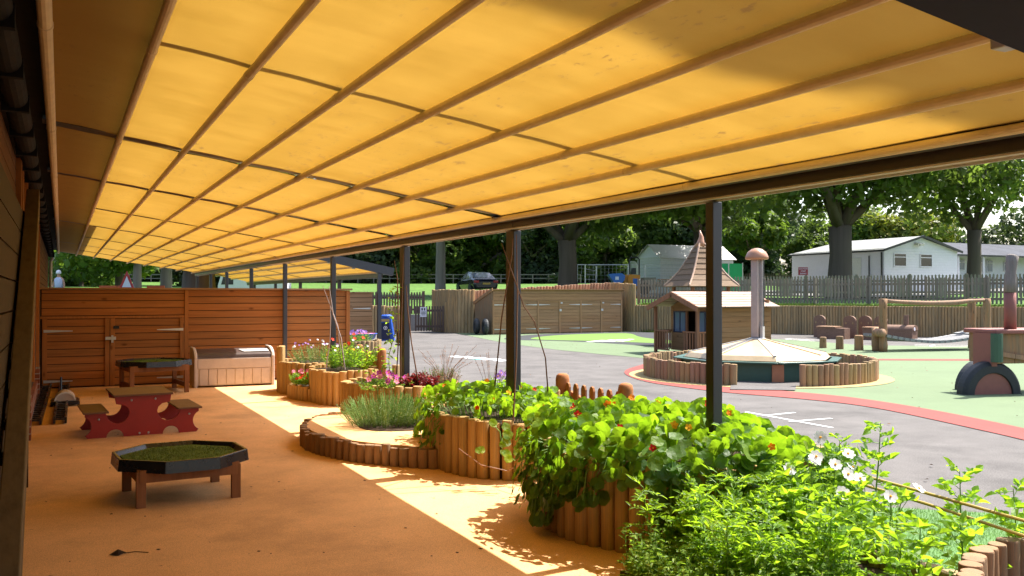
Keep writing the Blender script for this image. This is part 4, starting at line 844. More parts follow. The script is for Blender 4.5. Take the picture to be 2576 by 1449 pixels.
for s_ in (.12, .62):
    m = M(); m.tube([a+d*(L*i/12)+n_*s_+Vector((0, 0, .415-.19*math.sin(PI*i/12))) for i in range(13)], .012, 6); m.build('chain', 'galv', t)
# stepping posts
for x, y, h, r, lb in ((2070, 875.5, .32, .10, 'shortest and leftmost of the three stepping logs on green rubber'), (2112, 878.5, .37, .105, 'middle stepping log of the three standing on green rubber'), (2160, 881.5, .42, .12, 'tallest stepping log nearest the bridge post')):
    p = P(x, y); m = M(); m.lathe(p, [(r*1.03, 0), (r*.98, h*.5), (r*.96, h-.03), (r*.9, h-.008), (r*.75, h)], 18); o = m.build('stepping_log', 'logbrown', smooth=False); tag(o, lb, 'stepping log', 'stepping logs by the bridge')
# ================================================================ WOODEN TRAIN
t0 = P(2065, 852); t1 = P(2300, 860); d = (t1-t0).normalized(); n_ = Vector((-d.y, d.x, 0)); L = (t1-t0).length; ang = math.atan2(d.y, d.x)
t = thing('play_train', tuple((t0+t1)/2), 'brown timber play train of bench carriages with arched backs and a funnel', 'play train')
def arched(pos, h, wd):
    m = M(); pr = [(-wd/2, 0), (wd/2, 0), (wd/2, h-.17)]+[(wd/2*math.cos(math.radians(q_)), h-.17+.17*math.sin(math.radians(q_))) for q_ in range(15, 166, 15)]+[(-wd/2, h-.17)]
    v = (-n_+d*-.25).normalized(); ex = Vector((v.y, -v.x, 0)); ex = (d*.93-n_*.36).normalized()
    m.prism(pr, -.03, .03, lambda x, y, z: tuple(pos+ex*x+Vector((-ex.y, ex.x, 0))*z+Vector((0, 0, y)))); o = m.build('back_panel', 'stained', t)
    for s_ in (-.16, .16):
        m = M(); m.prism([(s_+.03*math.cos(k*PI/4), h-.26+.045*math.sin(k*PI/4)) for k in range(8)], -.036, -.031, lambda x, y, z: tuple(pos+ex*x+Vector((-ex.y, ex.x, 0))*z+Vector((0, 0, y)))); q = m.build('eye_hole', 'log', None); q.parent = o; q.location = -Vector(t.location)
for x, yb, xs in ((2062, 850, 2090), (2138, 853, None), (2177, 853, 2205), (2216, 855, None)):
    p = P(x, yb-2); arched(p, .80, .56)
    if xs:
        q = P(xs, yb+1.5); m = M(); m.box(q+Vector((-.1, 0, .2)), (.62, .5, .40), ang); m.build('seat_box', 'stained', t); m = M(); m.box(q+Vector((-.1, 0, .42)), (.68, .56, .035), ang); m.build('seat', 'logred', t)
q = P(2120, 853)+n_*.3; m = M(); m.box(q+Vector((-.3, 0, .19)), (.5, .45, .38), ang); m.build('seat_box', 'stained', t)
q = P(2264, 857); m = M(); m.box(q+Vector((0, 0, .18)), (.95, .5, .36), ang); m.build('engine_base', 'stained', t)
m = M(); ar = arc(0, .36, .27, 0, 180, 10); m.prism(ar, -.5, .5, lambda x, z, y: tuple(q+d*y+n_*x*.95+Vector((0, 0, z*.62+.14)))); m.build('boiler', 'stained', t)
m = M(); m.cyl(q+d*.2+Vector((0, 0, .45)), q+d*.2+Vector((0, 0, .86)), .085, 12); m.build('funnel', 'stained', t)
m = M(); pp = q+d*.502+Vector((0, 0, .40)); m.cyl(pp-n_*.1, pp-n_*.1+d*.01, .06, 12); m.build('lamp_disc', 'white', t)
# ================================================================ TRACTOR
wl = P(2500, 993); u = Vector((cY, -sY, 0)); v = Vector((sY, cY, 0))     # side plane faces the camera roughly
u = Vector((.96, -.28, 0)).normalized(); v = Vector((-u.y, u.x, 0))
t = thing('play_tractor', tuple(wl), 'brown timber play tractor with half buried black tyre and red bonnet at the right edge', 'play tractor')
def tyre(c, R_, ri, wd, par):
    m = M(); N = 26
    for k in range(N):
        a0_, a1_ = PI*k/N, PI*(k+1)/N
        pr = [(ri, 0), (ri*1.15, .0), (R_*.9, .0), (R_, wd*.2), (R_, wd*.8), (R_*.9, wd), (ri, wd)]
        vs = [tuple(c+u*(r*math.cos(a_))+Vector((0, 0, r*math.sin(a_)))+v*y) for a_ in (a0_, a1_) for r, y in pr]
        m.add(vs, [(i, (i+1) % 7, 7+(i+1) % 7, 7+i) for i in range(7)])
        if k % 3 == 7:
            vs = [tuple(c+u*(r*math.cos(a_))+Vector((0, 0, r*math.sin(a_)))+v*y) for r in (R_*.98, R_*1.005) for a_, y in ((a0_, -.006), (a1_, -.006), (a1_+.05, wd+.006), (a0_+.05, wd+.006))]
            m.add(vs, [(4, 5, 6, 7), (0, 1, 5, 4), (1, 2, 6, 5), (2, 3, 7, 6), (3, 0, 4, 7)])
    m.build('tyre', 'rubbertyre', par, bevel=.012)
    m = M(); m.prism([(0+ri*math.cos(PI*k/16), ri*math.sin(PI*k/16)) for k in range(17)], wd*.12, wd*.88, lambda x, z, y: tuple(c+u*x+v*y+Vector((0, 0, z)))); m.build('wheel_disc', 'redwood', par)
tyre(wl, .50, .325, .24, t); tyre(wl+v*.62+u*.42, .50, .325, .24, t)
m = M(); bc = wl+u*.98+v*.30; an = math.atan2(u.y, u.x)
m.box(bc+Vector((0, 0, .70)), (1.9, .62, .46), an); m.build('bonnet_side', 'logbrown', t, bevel=.01)
m = M(); m.box(bc+Vector((0, 0, .955))-u*.02, (1.98, .74, .07), an); m.build('bonnet_top', 'redwood', t, bevel=.02)
m = M(); m.box(bc-u*.98-v*.1+Vector((0, 0, .68)), (.09, .42, .5), an); m.build('grille_board', 'redwood', t)
m = M(); m.tube([bc-u*.98-v*.36+Vector((0, 0, .50)), bc-u*.98-v*.36+Vector((0, 0, .93))], .085, 10); m.build('green_post', 'greenwood', t)
m = M(); m.bar(bc-u*.9-v*.33+Vector((0, 0, .62)), bc+u*.9-v*.33+Vector((0, 0, .34)), .04, .07); m.build('trim_strip', 'logred', t)
fx = bc-u*.62-v*.2; m = M(); m.tube([fx+Vector((0, 0, .98)), fx+Vector((0, 0, 1.3)), fx+Vector((-.01, 0, 1.55))], [.088, .085, .088], 14); m.build('funnel_base', 'redwood', t, smooth=True)
m = M(); m.tube([fx+Vector((-.01, 0, 1.55)), fx+Vector((0, 0, 1.72)), fx+Vector((.02, 0, 1.88)), fx+Vector((.04, 0, 2.02)), fx+Vector((.055, 0, 2.11)), fx+Vector((.06, 0, 2.125))], [.088, .083, .075, .085, .09, .06], 14); m.build('funnel_top', 'trunkgrey', t, smooth=True)
# tyres in front of the shed
for k, (x, y, lb) in enumerate(((1199, 841.5, 'left of two black tyres standing by the locker shed side'), (1221, 842.5, 'right of two black tyres standing by the locker shed side'))):
    p = P(x, y); m = M(); R_ = .32; rr = .11
    for i in range(20):
        for j in range(8):
            a0_, a1_, b0_, b1_ = 2*PI*i/20, 2*PI*(i+1)/20, 2*PI*j/8, 2*PI*(j+1)/8
            pp = lambda a_, b_: (p.x+rr*math.sin(b_)*.98+.25*(R_-rr+rr*math.cos(b_))*math.cos(a_)*.9, p.y+(R_-rr+rr*math.cos(b_))*math.cos(a_), R_+(R_-rr+rr*math.cos(b_))*math.sin(a_))
            m.add([pp(a0_, b0_), pp(a1_, b0_), pp(a1_, b1_), pp(a0_, b1_)], [(0, 1, 2, 3)])
    tag(m.build('tyre', 'rubbertyre'), lb, 'tyre', 'tyres by the locker shed')
# ================================================================ BIN, WATER TRAY
p = Q(974, 30.5); t = thing('litter_bin', tuple(p), 'blue litter bin with navy front and round white symbol behind the post', 'litter bin')
ex = Vector((.9, -.43, 0)); ey = Vector((.43, .9, 0)); F3 = lambda x, y, z: tuple(p+ex*x+ey*y+Vector((0, 0, z)))
m = M(); m.add([F3(*q_) for q_ in ((-.22, -.2, 0), (.25, -.2, 0), (.25, .25, 0), (-.22, .25, 0), (-.18, -.17, .78), (.13, -.17, .78), (.13, .2, .78), (-.18, .2, .78))], [(0, 1, 5, 4), (1, 2, 6, 5), (2, 3, 7, 6), (3, 0, 4, 7), (4, 5, 6, 7)]); m.build('body', 'blue', t)
m = M(); m.lathe((0, 0, 0), [(.2, 0), (.2, .05), (.14, .09)], 14); m.v = [F3(v_[0]-.02, v_[1], v_[2]+.78) for v_ in m.v]; m.build('lid', 'blue', t)
m = M(); m.add([F3(*q_) for q_ in ((-.2, -.215, .05), (.13, -.215, .05), (.09, -.19, .6), (-.17, -.19, .6))], [(0, 1, 2, 3)]); m.build('front_panel', 'darkblue', t)
m = M(); m.add([F3(*q_) for q_ in ((-.17, -.195, .64), (.1, -.195, .64), (.1, -.19, .73), (-.17, -.19, .73))], [(0, 1, 2, 3)]); m.build('opening_band', 'buff', t)
m = M(); c_ = (-.03, .43); ro, ri = .065, .045; m.add([F3(c_[0]+r*math.cos(k*PI/8), -.215+.0, c_[1]+r*math.sin(k*PI/8)) for r in (ro, ri) for k in range(16)], [(k, (k+1) % 16, 16+(k+1) % 16, 16+k) for k in range(16)]); m.add([F3(*q_) for q_ in ((-.035, -.216, .40), (-.015, -.216, .40), (-.01, -.216, .46), (-.045, -.216, .46))], [(0, 1, 2, 3)]); m.build('round_symbol', 'white', t)
p = Q(913, 21.3); t = thing('water_tray', tuple(p), 'shallow oval blue water tray with pink liner on slim legs', 'water tray')
m = M(); m.lathe(p+Vector((0, 0, .44)), [(.16, 0), (.27, .06), (.31, .16), (.33, .165), (.33, .18), (.29, .18), (.25, .08), (.1, .03)], 20, 1.05, .8); m.build('basin', 'blue', t, smooth=True)
m = M(); m.lathe(p+Vector((0, 0, .60)), [(.30, .015), (.30, .02), (.05, .012)], 20, 1.05, .8); m.build('liner', 'pinkp', t)
for sx, sy_ in ((-.18, -.12), (.18, -.12), (.18, .12), (-.18, .12)): m = M(); m.tube([p+Vector((sx, sy_, 0)), p+Vector((sx*.9, sy_, .5))], .014, 6); m.build('leg', 'galv', t)
# ================================================================ YELLOW CANES on the right
t = thing('cane_rail', (4.6, 3.9, 0), 'two long yellow canes tied as a low rail beyond the white flowers', 'rail')
for q_ in ([(2070, 1168, .42), (2330, 1240, .41), (2620, 1322, .40)], [(2075, 1190, .36), (2330, 1267, .35), (2620, 1362, .34)]):
    pts = [P(*e) for e in q_]; M().tube(pts, .0085, 8).build('cane', 'bamboo', t)
for x, y in ((2072, 1165), (2640, 1330)): p = P(x, y, .42); M().tube([(p.x, p.y, 0), (p.x, p.y, .45)], .02, 8).build('stake', 'logbrown', t)
# ================================================================ FAR BUILDINGS
def XatY(px, Y): u = (px-1288)/FPX; return Y*(sY+u*cY)/(cY-u*sY)
g0 = 1.5
t = thing('pavilion', (50.4, 45, g0), 'long white single storey pavilion with gable and dark roofed veranda behind the picket fence', 'building')
M().bx(47, 53.9, 41.2, 49.3, g0-.4, 4.5).build('main_wall', 'white', t)
m = M(); m.add([(47, 41.2, 4.5), (53.9, 41.2, 4.5), (50.4, 41.2, 5.32)], [(0, 1, 2)]); 
z = g0
while z < 4.5: m.bx(47.0, 53.9, 41.17, 41.2, z, z+.15); z += .17
z = g0
while z < 4.4: m.bx(46.975, 47, 41.2, 49.3, z, z+.15); z += .17
m.build('weatherboard', 'white', t)
m = M(); e = .25; m.add([(47-e, 41.2-e, 4.44), (47-e, 49.3+e, 4.44), (50.4, 48.0, 5.42), (50.4, 41.2-e, 5.42), (53.9+e, 41.2-e, 4.44), (53.9+e, 49.3+e, 4.44)], [(0, 3, 2, 1), (3, 4, 5, 2), (1, 2, 5)]); m.build('main_roof', 'felt', t)
m = M(); m.bar((47-e, 41.2-e, 4.42), (50.4, 41.2-e, 5.40), .06, .14); m.bar((50.4, 41.2-e, 5.40), (53.9+e, 41.2-e, 4.42), .06, .14); m.bar((47-e, 41.2-e, 4.40), (47-e, 49.5, 4.40), .06, .12); m.build('barge_board', 'black_paint', t)
for x0, x1 in ((2249, 2280), (2315, 2345)):
    a, b = XatY(x0, 41.15), XatY(x1, 41.15); m = M(); m.bx(a, b, 41.10, 41.16, 3.38, 3.44); m.bx(a, b, 41.11, 41.16, 4.2, 4.26); m.bx(a, a+.05, 41.12, 41.16, 3.44, 4.2); m.bx(b-.05, b, 41.12, 41.16, 3.44, 4.2); m.bx(a+.05, b-.05, 41.12, 41.16, 3.98, 4.03)
    f = m.build('window', 'white', t); m = M(); m.bx(a+.05, b-.05, 41.14, 41.165, 3.44, 4.2); o = m.build('pane', 'glass', None); o.parent = f; o.location = -Vector(t.location)
m = M(); m.bx(46.95, 46.974, 43.0, 45.6, g0, 4.0); m.build('side_door', 'whitew', t)
m = M(); m.tube([(46.9, 41.3, g0), (46.9, 41.3, 4.3)], .05, 6); m.tube([(46.9, 42.3, g0), (46.9, 42.3, 4.1)], .04, 6); m.build('drainpipe', 'black_paint', t)
m = M(); m.box((50.2, 41.0, 4.85), (.35, .2, .12), 0, .4); m.box((49.9, 41.05, 4.88), (.25, .2, .16), .4, .4); m.build('floodlight', 'whitew', t)
M().bx(53.9, 68, 43.4, 47, g0-.4, 4.5).build('wing_wall', 'white', t)
m = M(); m.add([(53.6, 41.6, 4.34), (70, 41.6, 4.34), (70, 45.2, 5.4), (52, 45.2, 5.4), (53.6, 41.6, 4.28), (70, 41.6, 4.28)], [(0, 1, 2, 3), (4, 5, 1, 0)]); m.build('wing_roof', 'slate', t)
m = M(); m.bx(53.9, 70, 41.55, 41.62, 4.22, 4.34); m.build('fascia', 'black_paint', t)
for px in (2411, 2474, 2535, 2600): x = XatY(px, 41.8); M().bx(x-.05, x+.05, 41.75, 41.85, g0, 4.28).build('veranda_post', 'white', t)
m = M(); xs = [XatY(p_, 41.8) for p_ in (2372, 2411, 2440, 2474, 2505, 2535)]
for a, b in zip(xs, xs[1:]): m.bar((a, 41.8, g0+.2), (b, 41.8, g0+.95), .04, .05); m.bar((a, 41.83, g0+.95), (b, 41.83, g0+.2), .04, .05); m.bar((a, 41.8, g0+1.0), (b, 41.8, g0+1.0), .05, .06)
m.build('veranda_railing', 'whitew', t)
for x0, x1, zb, zt in ((2399, 2426, 3.3, 4.1), (2458, 2475, 3.2, 4.1), (2482, 2496, 3.2, 4.1), (2525, 2545, 3.3, 4.0)):
    a, b = XatY(x0, 43.35), XatY(x1, 43.35); m = M(); m.bx(a, b, 43.3, 43.4, zb, zt); f = m.build('window', 'white', t)
    m = M(); m.bx(a+.06, b-.06, 43.27, 43.3, zb+.06, zt-.25); m.bx(a+.06, b-.06, 43.27, 43.3, zt-.2, zt-.05); o = m.build('pane', 'blueglass', None); o.parent = f; o.location = -Vector(t.location)
p = Q(2020, 44, 1.3)
t = thing('warning_sign', tuple(p), 'red warning sign reading caution steep banks on a thin post before the pavilion', 'sign')
zc = 1.5+(744-682)/2280*44; ex = Vector((cY, -sY, 0)); fx_ = Vector((sY, cY, 0)); an = -YAW
M().tube([(p.x, p.y, 1.2), (p.x, p.y, zc+.2)], .02, 8).build('post', 'galv', t)
m = M(); m.box((p.x-fx_.x*.03, p.y-fx_.y*.03, zc), (.47, .015, .38), an); bd_ = m.build('board', 'redsign', t)
def text(s_, size, loc, rot, mat, parent, name='lettering'):
    cu = bpy.data.curves.new('t', 'FONT'); cu.body = s_; cu.size = size; cu.align_x = 'CENTER'; cu.align_y = 'CENTER'; cu.extrude = .001
    o = bpy.data.objects.new('t', cu); C.objects.link(o); bpy.context.view_layer.update()
    me = bpy.data.meshes.new_from_object(o.evaluated_get(bpy.context.evaluated_depsgraph_get())); bpy.data.objects.remove(o)
    me.materials.clear(); me.materials.append(MT[mat]); q = bpy.data.objects.new(name, me); C.objects.link(q); q.rotation_euler = rot; q.parent = parent
    q.location = Vector(loc); return q
for k, s_ in enumerate(('CAUTION', 'STEEP', 'BANKS')):
    text(s_, .095, Vector((p.x, p.y, zc+.115-.115*k))-fx_*.042-Vector(t.location), (PI/2, 0, an), 'white', bd_)
# white hut
gh = 1.5
t = thing('white_hut', (39.8, 52.3, gh), 'small white gabled hut with grey roof behind the wire fence panels', 'building')
m = M(); m.bx(36.7, 43.05, 51, 53.7, gh-.3, 4.16); m.add([(36.7, 51, 4.16), (36.7, 53.7, 4.16), (36.7, 52.35, 5.03)], [(0, 1, 2)])
m.build('wall', 'white', t)
m = M(); z = gh
while z < 4.1: m.bx(36.7, 43.05, 50.98, 51, z, z+.16); m.bx(36.68, 36.7, 51, 53.7, z, z+.16); z += .18
m.build('weatherboard', 'whitew', t)
m = M(); e = .15
for y in (51-e, 53.7+e): m.add([(36.55, y, 4.08), (43.25, y, 4.08), (43.25, 52.35, 5.1), (36.55, 52.35, 5.1)], [(0, 1, 2, 3)])
m.build('roof', 'whitew', t)
m = M(); q_ = []
for (xa, xb, ya, yb) in ((40.5, 47, 36, 50), (47, 66, 37.5, 41.2), (31, 46, 44.5, 51)):
    nx, ny = int((xb-xa)/1.5), int((yb-ya)/1.5); vs = [(xa+(xb-xa)*i/nx, ya+(yb-ya)*j/ny) for j in range(ny+1) for i in range(nx+1)]
    m.add([(x, y, gz((x, y))+.07) for x, y in vs], [(j*(nx+1)+i, j*(nx+1)+i+1, (j+1)*(nx+1)+i+1, (j+1)*(nx+1)+i) for j in range(ny) for i in range(nx)])
struct(m.build('bounce_sheet', 'concrete'))  # neutral ground sheet added to keep green bounce off the white walls
# ================================================================ SITE FENCE, DUMPER
def heras(pa, pb, z, h, label):
    a, b = Vector((pa.x, pa.y, z)), Vector((pb.x, pb.y, z)); t = thing('wire_fence_panel', tuple(a), label, 'fence panel', 'wire fence panels round the dumper'); up = Vector((0, 0, h))
    m = M(); m.tube([a, a+up, b+up, b], .035, 6); m.tube([a+up*.08, b+up*.08], .025, 6); m.build('frame', 'galv', t)
    m = M(); L = (b-a).length; k = int(L/.25)
    for i in range(1, k): q = a.lerp(b, i/k); m.tube([q+up*.08, q+up], .006, 4, False)
    for i in range(1, 8): m.tube([a+up*(.08+.92*i/8), b+up*(.08+.92*i/8)], .008, 4, False)
    m.build('wire_mesh', 'galv', t)
gA = 1.5
for x0, x1, lb in ((1453, 1580, 'widest wire fence panel left of the orange dumper'), (1582, 1622, 'narrow wire fence panel directly behind the orange dumper'), (1624, 1720, 'wire fence panel crossing in front of the white hut'), (1722, 1800, 'wire fence panel mostly behind the pointed tower roof')):
    heras(Q(x0, 58), Q(x1, 58.5), gA, 2.0, lb)
t = thing('metal_gate', tuple(Q(1472, 57, gA)), 'pale metal field gate with bent rails leaning on the wire fence', 'gate')
a, b = Q(1472, 56.5, gA), Q(1500, 57.5, gA)
m = M(); m.tube([a, a+Vector((0, 0, 1.95)), b+Vector((0, 0, 1.9)), b], .04, 6)
for k in range(5): m.tube([a+Vector((0, 0,   .4+k*.32)), b+Vector((0, 0, .35+k*.32+rnd(-.05, .05)))], .03, 6)
m.build('gate_frame', 'galv', t)
p = Q(1570, 57, gA); ex = Vector((cY, -sY, 0)); ey = Vector((sY, cY, 0))
t = thing('dumper_truck', tuple(p), 'small orange site dumper with blue skip and black roll bar', 'dumper')
F3 = lambda x, y, z: tuple(p+ex*x+ey*y+Vector((0, 0, z)))
def skip(prof, y0, y1, nm, mt): m = M(); m.prism(prof, y0, y1, lambda x, z, y: F3(x, y, z)); return m.build(nm, mt, t)
skip([(-1.05, 1.35), (-.55, .62), (-.35, .60), (-.05, 1.0), (.0, 1.25), (-.2, 1.42), (-.9, 1.38)], -.6, .6, 'skip', 'dumperblue')
skip([(-.62, 1.0), (-.4, 1.0), (-.4, 1.2), (-.62, 1.2)], -.61, -.605, 'skip_label', 'white')
skip([(-.1, .45), (.1, .45), (.3, 1.0), (.2, 1.35), (.0, 1.3)], -.25, .25, 'boom', 'dumperorange')
skip([(.2, .4), (.95, .4), (.95, 1.3), (.3, 1.35), (.2, 1.2)], -.45, .45, 'engine_body', 'dumperorange')
skip([(.5, .62), (.82, .62), (.82, 1.08), (.5, 1.08)], -.46, -.45, 'blue_grille', 'dumperblue')
skip([(.42, 1.36), (.72, 1.36), (.72, 1.75), (.5, 1.75)], -.25, .25, 'seat', 'black_paint')
m = M(); m.tube([Vector(F3(.35, 0, 1.3)), Vector(F3(.35, 0, 2.3)), Vector(F3(.45, 0, 2.42)), Vector(F3(.85, 0, 2.42)), Vector(F3(.95, 0, 2.3)), Vector(F3(.95, 0, 1.2))], .045, 8); m.build('roll_bar', 'black_paint', t)
for x in (-.45, .35):
    for y in (-.5, .4):
        m = M(); m.tube([Vector(F3(x, y-.08, .33)), Vector(F3(x, y+.12, .33))], .34, 16); wv = m.build('wheel', 'rubbertyre', t)
p2 = Q(1592, 60, gA); t = thing('water_bowser', tuple(p2), 'cream rounded tank standing behind the dumper roll bar', 'tank')
m = M(); m.lathe(p2, [(.35, .3), (.42, .5), (.42, 1.5), (.38, 1.9), (.25, 2.2), (.1, 2.32)], 18); m.build('tank', 'cream', t, smooth=True); m = M(); m.box(p2+Vector((0, 0, .15)), (.7, .7, .3), an); m.build('base_frame', 'galv', t)
p3 = Q(1627, 56, gA); t = thing('trailer', tuple(p3), 'grey boarded trailer with dark wheel in front of the white hut', 'trailer')
m = M(); m.box(p3+ex*.1+Vector((0, 0, .75)), (.75, 1.2, .75), an); m.build('side_boards', 'grey', t); m = M(); q = p3-ex*.25+Vector((0, 0, .45)); m.tube([q-ey*.75, q-ey*.6], .38, 16); m.build('wheel', 'rubbertyre', t)
p4 = Q(1680, 56, 1.9); t = thing('timber_pile', tuple(p4), 'loose stack of reddish planks on the ground in front of the white hut', 'timber')
for k in range(5): m = M(); m.box(p4+Vector((rnd(-.2, .2), 0, .2+k*.1)), (1.3+rnd(-.3, .3), .4, .07), an+rnd(-.1, .1)); m.build('plank', 'logred', t)
a, b = Q(1804, 56, gA-.1), Q(1833, 56, gA-.1); c = Q(1868, 56.3, gA-.1); t = thing('green_screen', tuple(a), 'bright green debris netting fixed to site fencing beside the white hut', 'screen')
for q0, q1, mt, nm in ((a, b, 'meshgreen', 'netting'), (b, c, 'meshgreen', 'netting')):
    m = M(); m.bar(q0+Vector((0, 0, 1.15)), q1+Vector((0, 0, 1.15)), .03, 1.9); m.build(nm, mt, t)
m = M(); [m.tube([q, q+Vector((0, 0, 2.15))], .04, 6) for q in (a, b, c)]; m.build('frame', 'galv', t)
# low rail fence at the tree line
t = thing('rail_fence', tuple(Q(960, 96, 2.9)), 'thin pale rail fence running along the foot of the far trees', 'fence')
m = M(); ps = [Q(x, 96, 2.85) for x in range(300, 1500, 40)]
for q in ps: m.bar(q, q+Vector((0, 0, .95)), .09, .09)
for a, b in zip(ps, ps[1:]):
    for z in (.5, .9): m.bar(a+Vector((0, 0, z)), b+Vector((0, 0, z)), .05, .09)
m.build('rail', 'grey', t)
# ================================================================ CAR
pc = Q(1198, 61, 1.68); t = thing('parked_car', tuple(pc), 'dark saloon car seen from behind on the grass beyond the palisade', 'car')
hd = math.radians(62+40); fw = Vector((math.cos(math.radians(83)), math.sin(math.radians(83)), 0)); rt = Vector((fw.y, -fw.x, 0))
FC = lambda s_, l_, z: tuple(pc+rt*s_+fw*l_+Vector((0, 0, z)))
sec = [(-2.2, .70, .35, .75), (-2.12, .84, .28, .92), (-1.6, .89, .25, .98), (-.6, .9, .22, .93), (.7, .9, .22, .92), (1.6, .87, .24, .82), (2.15, .80, .3, .70), (2.3, .62, .4, .58)]
m = M(); vs = []
for l_, w_, zb, zt in sec: vs += [FC(-w_*.92, l_, zb), FC(w_*.92, l_, zb), FC(w_, l_, (zb+zt)/2), FC(w_*.97, l_, zt-.07), FC(w_*.86, l_, zt), FC(-w_*.86, l_, zt), FC(-w_*.97, l_, zt-.07), FC(-w_, l_, (zb+zt)/2)]
m.add(vs, [(i*8+k, i*8+(k+1) % 8, (i+1)*8+(k+1) % 8, (i+1)*8+k) for i in range(7) for k in range(8)]+[tuple(range(7, -1, -1)), tuple(range(56, 64))]); m.build('body', 'carpaint', t, smooth=False, bevel=.03)
cs = [(-1.75, .74, .95, .97), (-1.05, .62, .93, 1.34), (-.2, .63, .93, 1.42), (.3, .62, .93, 1.38), (1.1, .74, .90, .93)]
m = M(); vs = []
for l_, w_, zb, zt in cs: vs += [FC(-.78, l_, zb), FC(.78, l_, zb), FC(w_, l_, zt), FC(-w_, l_, zt)]
m.add(vs, [(i*4+k, i*4+(k+1) % 4, (i+1)*4+(k+1) % 4, (i+1)*4+k) for i in range(4) for k in range(4)]); m.build('cabin', 'carpaint', t, bevel=.03)
def quad(nm, mt, pts): m = M(); m.add([FC(*q) for q in pts], [tuple(range(len(pts)))]); return m.build(nm, mt, t)
quad('rear_window', 'blueglass', [(-.66, -1.66, 1.02), (.66, -1.66, 1.02), (.56, -1.10, 1.335), (-.56, -1.10, 1.335)])
for s_ in (-1, 1):
    quad('side_window', 'glass', [(s_*.775, -1.2, .99), (s_*.78, -.2, .99), (s_*.66, -.25, 1.33), (s_*.655, -.95, 1.29)]); quad('side_window', 'glass', [(s_*.78, -.12, .99), (s_*.785, .8, .97), (s_*.66, .25, 1.32), (s_*.66, -.17, 1.33)])
    m = M(); m.box(FC(s_*.66, -2.17, .75), (.34, .1, .15), math.radians(-7)); m.build('tail_light', 'lamp', t, bevel=.02)
    m = M(); m.box(FC(s_*.95, .75, .98), (.2, .1, .12), math.radians(-7)); m.build('wing_mirror', 'carpaint', t)
    for l_ in (-1.4, 1.4): m = M(); m.tube([Vector(FC(s_*.72, l_, .32)), Vector(FC(s_*.91, l_, .32))], .32, 18); m.build('wheel', 'rubbertyre', t)
m = M(); m.box(FC(0, -2.235, .62), (.52, .02, .12), math.radians(-7)); m.build('number_plate', 'plate', t)
# ================================================================ VAN, BARRIERS, SIGN, PERSON on the far left
pv = Q(600, 52, .9); t = thing('parked_van', tuple(pv), 'white panel van roof showing above the cedar store wall', 'van'); FV = lambda x, y, z: tuple(pv+ex*x+ey*y+Vector((0, 0, z)))
m = M(); m.prism([(-1.25, .4), (2.6, .4), (2.6, 1.9), (2.45, 2.0), (-.7, 2.05), (-1.0, 1.9), (-1.2, 1.2)], 0, 1.8, lambda x, z, y: FV(x, y, z)); m.build('body', 'white', t, bevel=.05)
m = M(); m.prism([(-1.0, 1.25), (-.3, 1.25), (-.3, 1.8), (-.85, 1.8)], -.012, -.002, lambda x, z, y: FV(x, y, z)); m.build('side_window', 'glass', t)
for x in (-.6, 1.9): m = M(); m.tube([Vector(FV(x, -.02, .35)), Vector(FV(x, .2, .35))], .35, 16); m.build('wheel', 'rubbertyre', t)
for k, (x, lb) in enumerate(((272, 'leftmost orange plastic barrier showing over the cedar store'), (318, 'orange plastic barrier below the triangular road sign'), (392, 'orange plastic barrier between the two pale trunks'))):
    p = Q(x, 44, 1.1); t = thing('plastic_barrier', tuple(p), lb, 'barrier', 'orange barriers beyond the store'); m = M(); m.box(p+Vector((0, 0, .55)), (.85, .06, .7), an); m.build('panel', 'barrier', t)
    for s_ in (-.35, .35): m = M(); m.box(p+ex*s_+Vector((0, 0, .1)), (.08, .5, .2), an); m.build('foot', 'rubbertyre', t)
p = Q(319, 42, 1.05); t = thing('road_sign', tuple(p), 'red and white triangular road works sign standing among the barriers', 'sign')
m = M(); m.prism([(-.38, .75), (.38, .75), (0, 1.62)], -.01, .01, lambda x, z, y: tuple(p+ex*x+ey*y+Vector((0, 0, z)))); o1 = m.build('triangle', 'lamp', t)
m = M(); m.prism([(-.22, .85), (.22, .85), (0, 1.36)], -.014, -.011, lambda x, z, y: tuple(p+ex*x+ey*y+Vector((0, 0, z)))); m.build('white_face', 'white', t)
m = M(); m.tube([p+ey*.03, p+ey*.03+Vector((0, 0, .8))], .03, 6); m.tube([p+ex*.3, p+Vector((0, 0, .8))], .02, 6); m.build('stand', 'galv', t)
p = Q(148, 40, .85)
def skin_person(p, face):
    me = bpy.data.meshes.new('person'); J = [(0, 0, .95), (0, 0, 1.18), (0, 0, 1.40), (0, -.01, 1.50), (0, -.03, 1.60), (0, -.02, 1.72), (.1, 0, .88), (.11, .02, .48), (.11, 0, .06), (.11, -.14, .03), (-.1, 0, .88), (-.11, .02, .48), (-.11, 0, .06), (-.11, -.14, .03), (.19, 0, 1.38), (.25, .02, 1.12), (.24, -.1, .88), (-.19, 0, 1.38), (-.26, .0, 1.12), (-.22, -.16, .95), (.24, -.12, .80), (-.2, -.22, .92)]
    Ed = [(0, 1), (1, 2), (2, 3), (3, 4), (4, 5), (0, 6), (6, 7), (7, 8), (8, 9), (0, 10), (10, 11), (11, 12), (12, 13), (2, 14), (14, 15), (15, 16), (16, 20), (2, 17), (17, 18), (18, 19), (19, 21)]
    R_ = [.15, .14, .15, .055, .085, .075, .09, .06, .045, .035, .09, .06, .045, .035, .06, .045, .033, .06, .045, .033, .03, .03]
    me.from_pydata(J, Ed, []); o = bpy.data.objects.new('person', me); C.objects.link(o); o.location = p; o.rotation_euler = (0, 0, face)
    md = o.modifiers.new('skin', 'SKIN')
    for i, v_ in enumerate(me.skin_vertices[0].data): v_.radius = (R_[i], R_[i]*.85); v_.use_root = (i == 0)
    sb_ = o.modifiers.new('sub', 'SUBSURF'); sb_.levels = 1; sb_.render_levels = 1
    me.materials.append(MT['skin']); return o
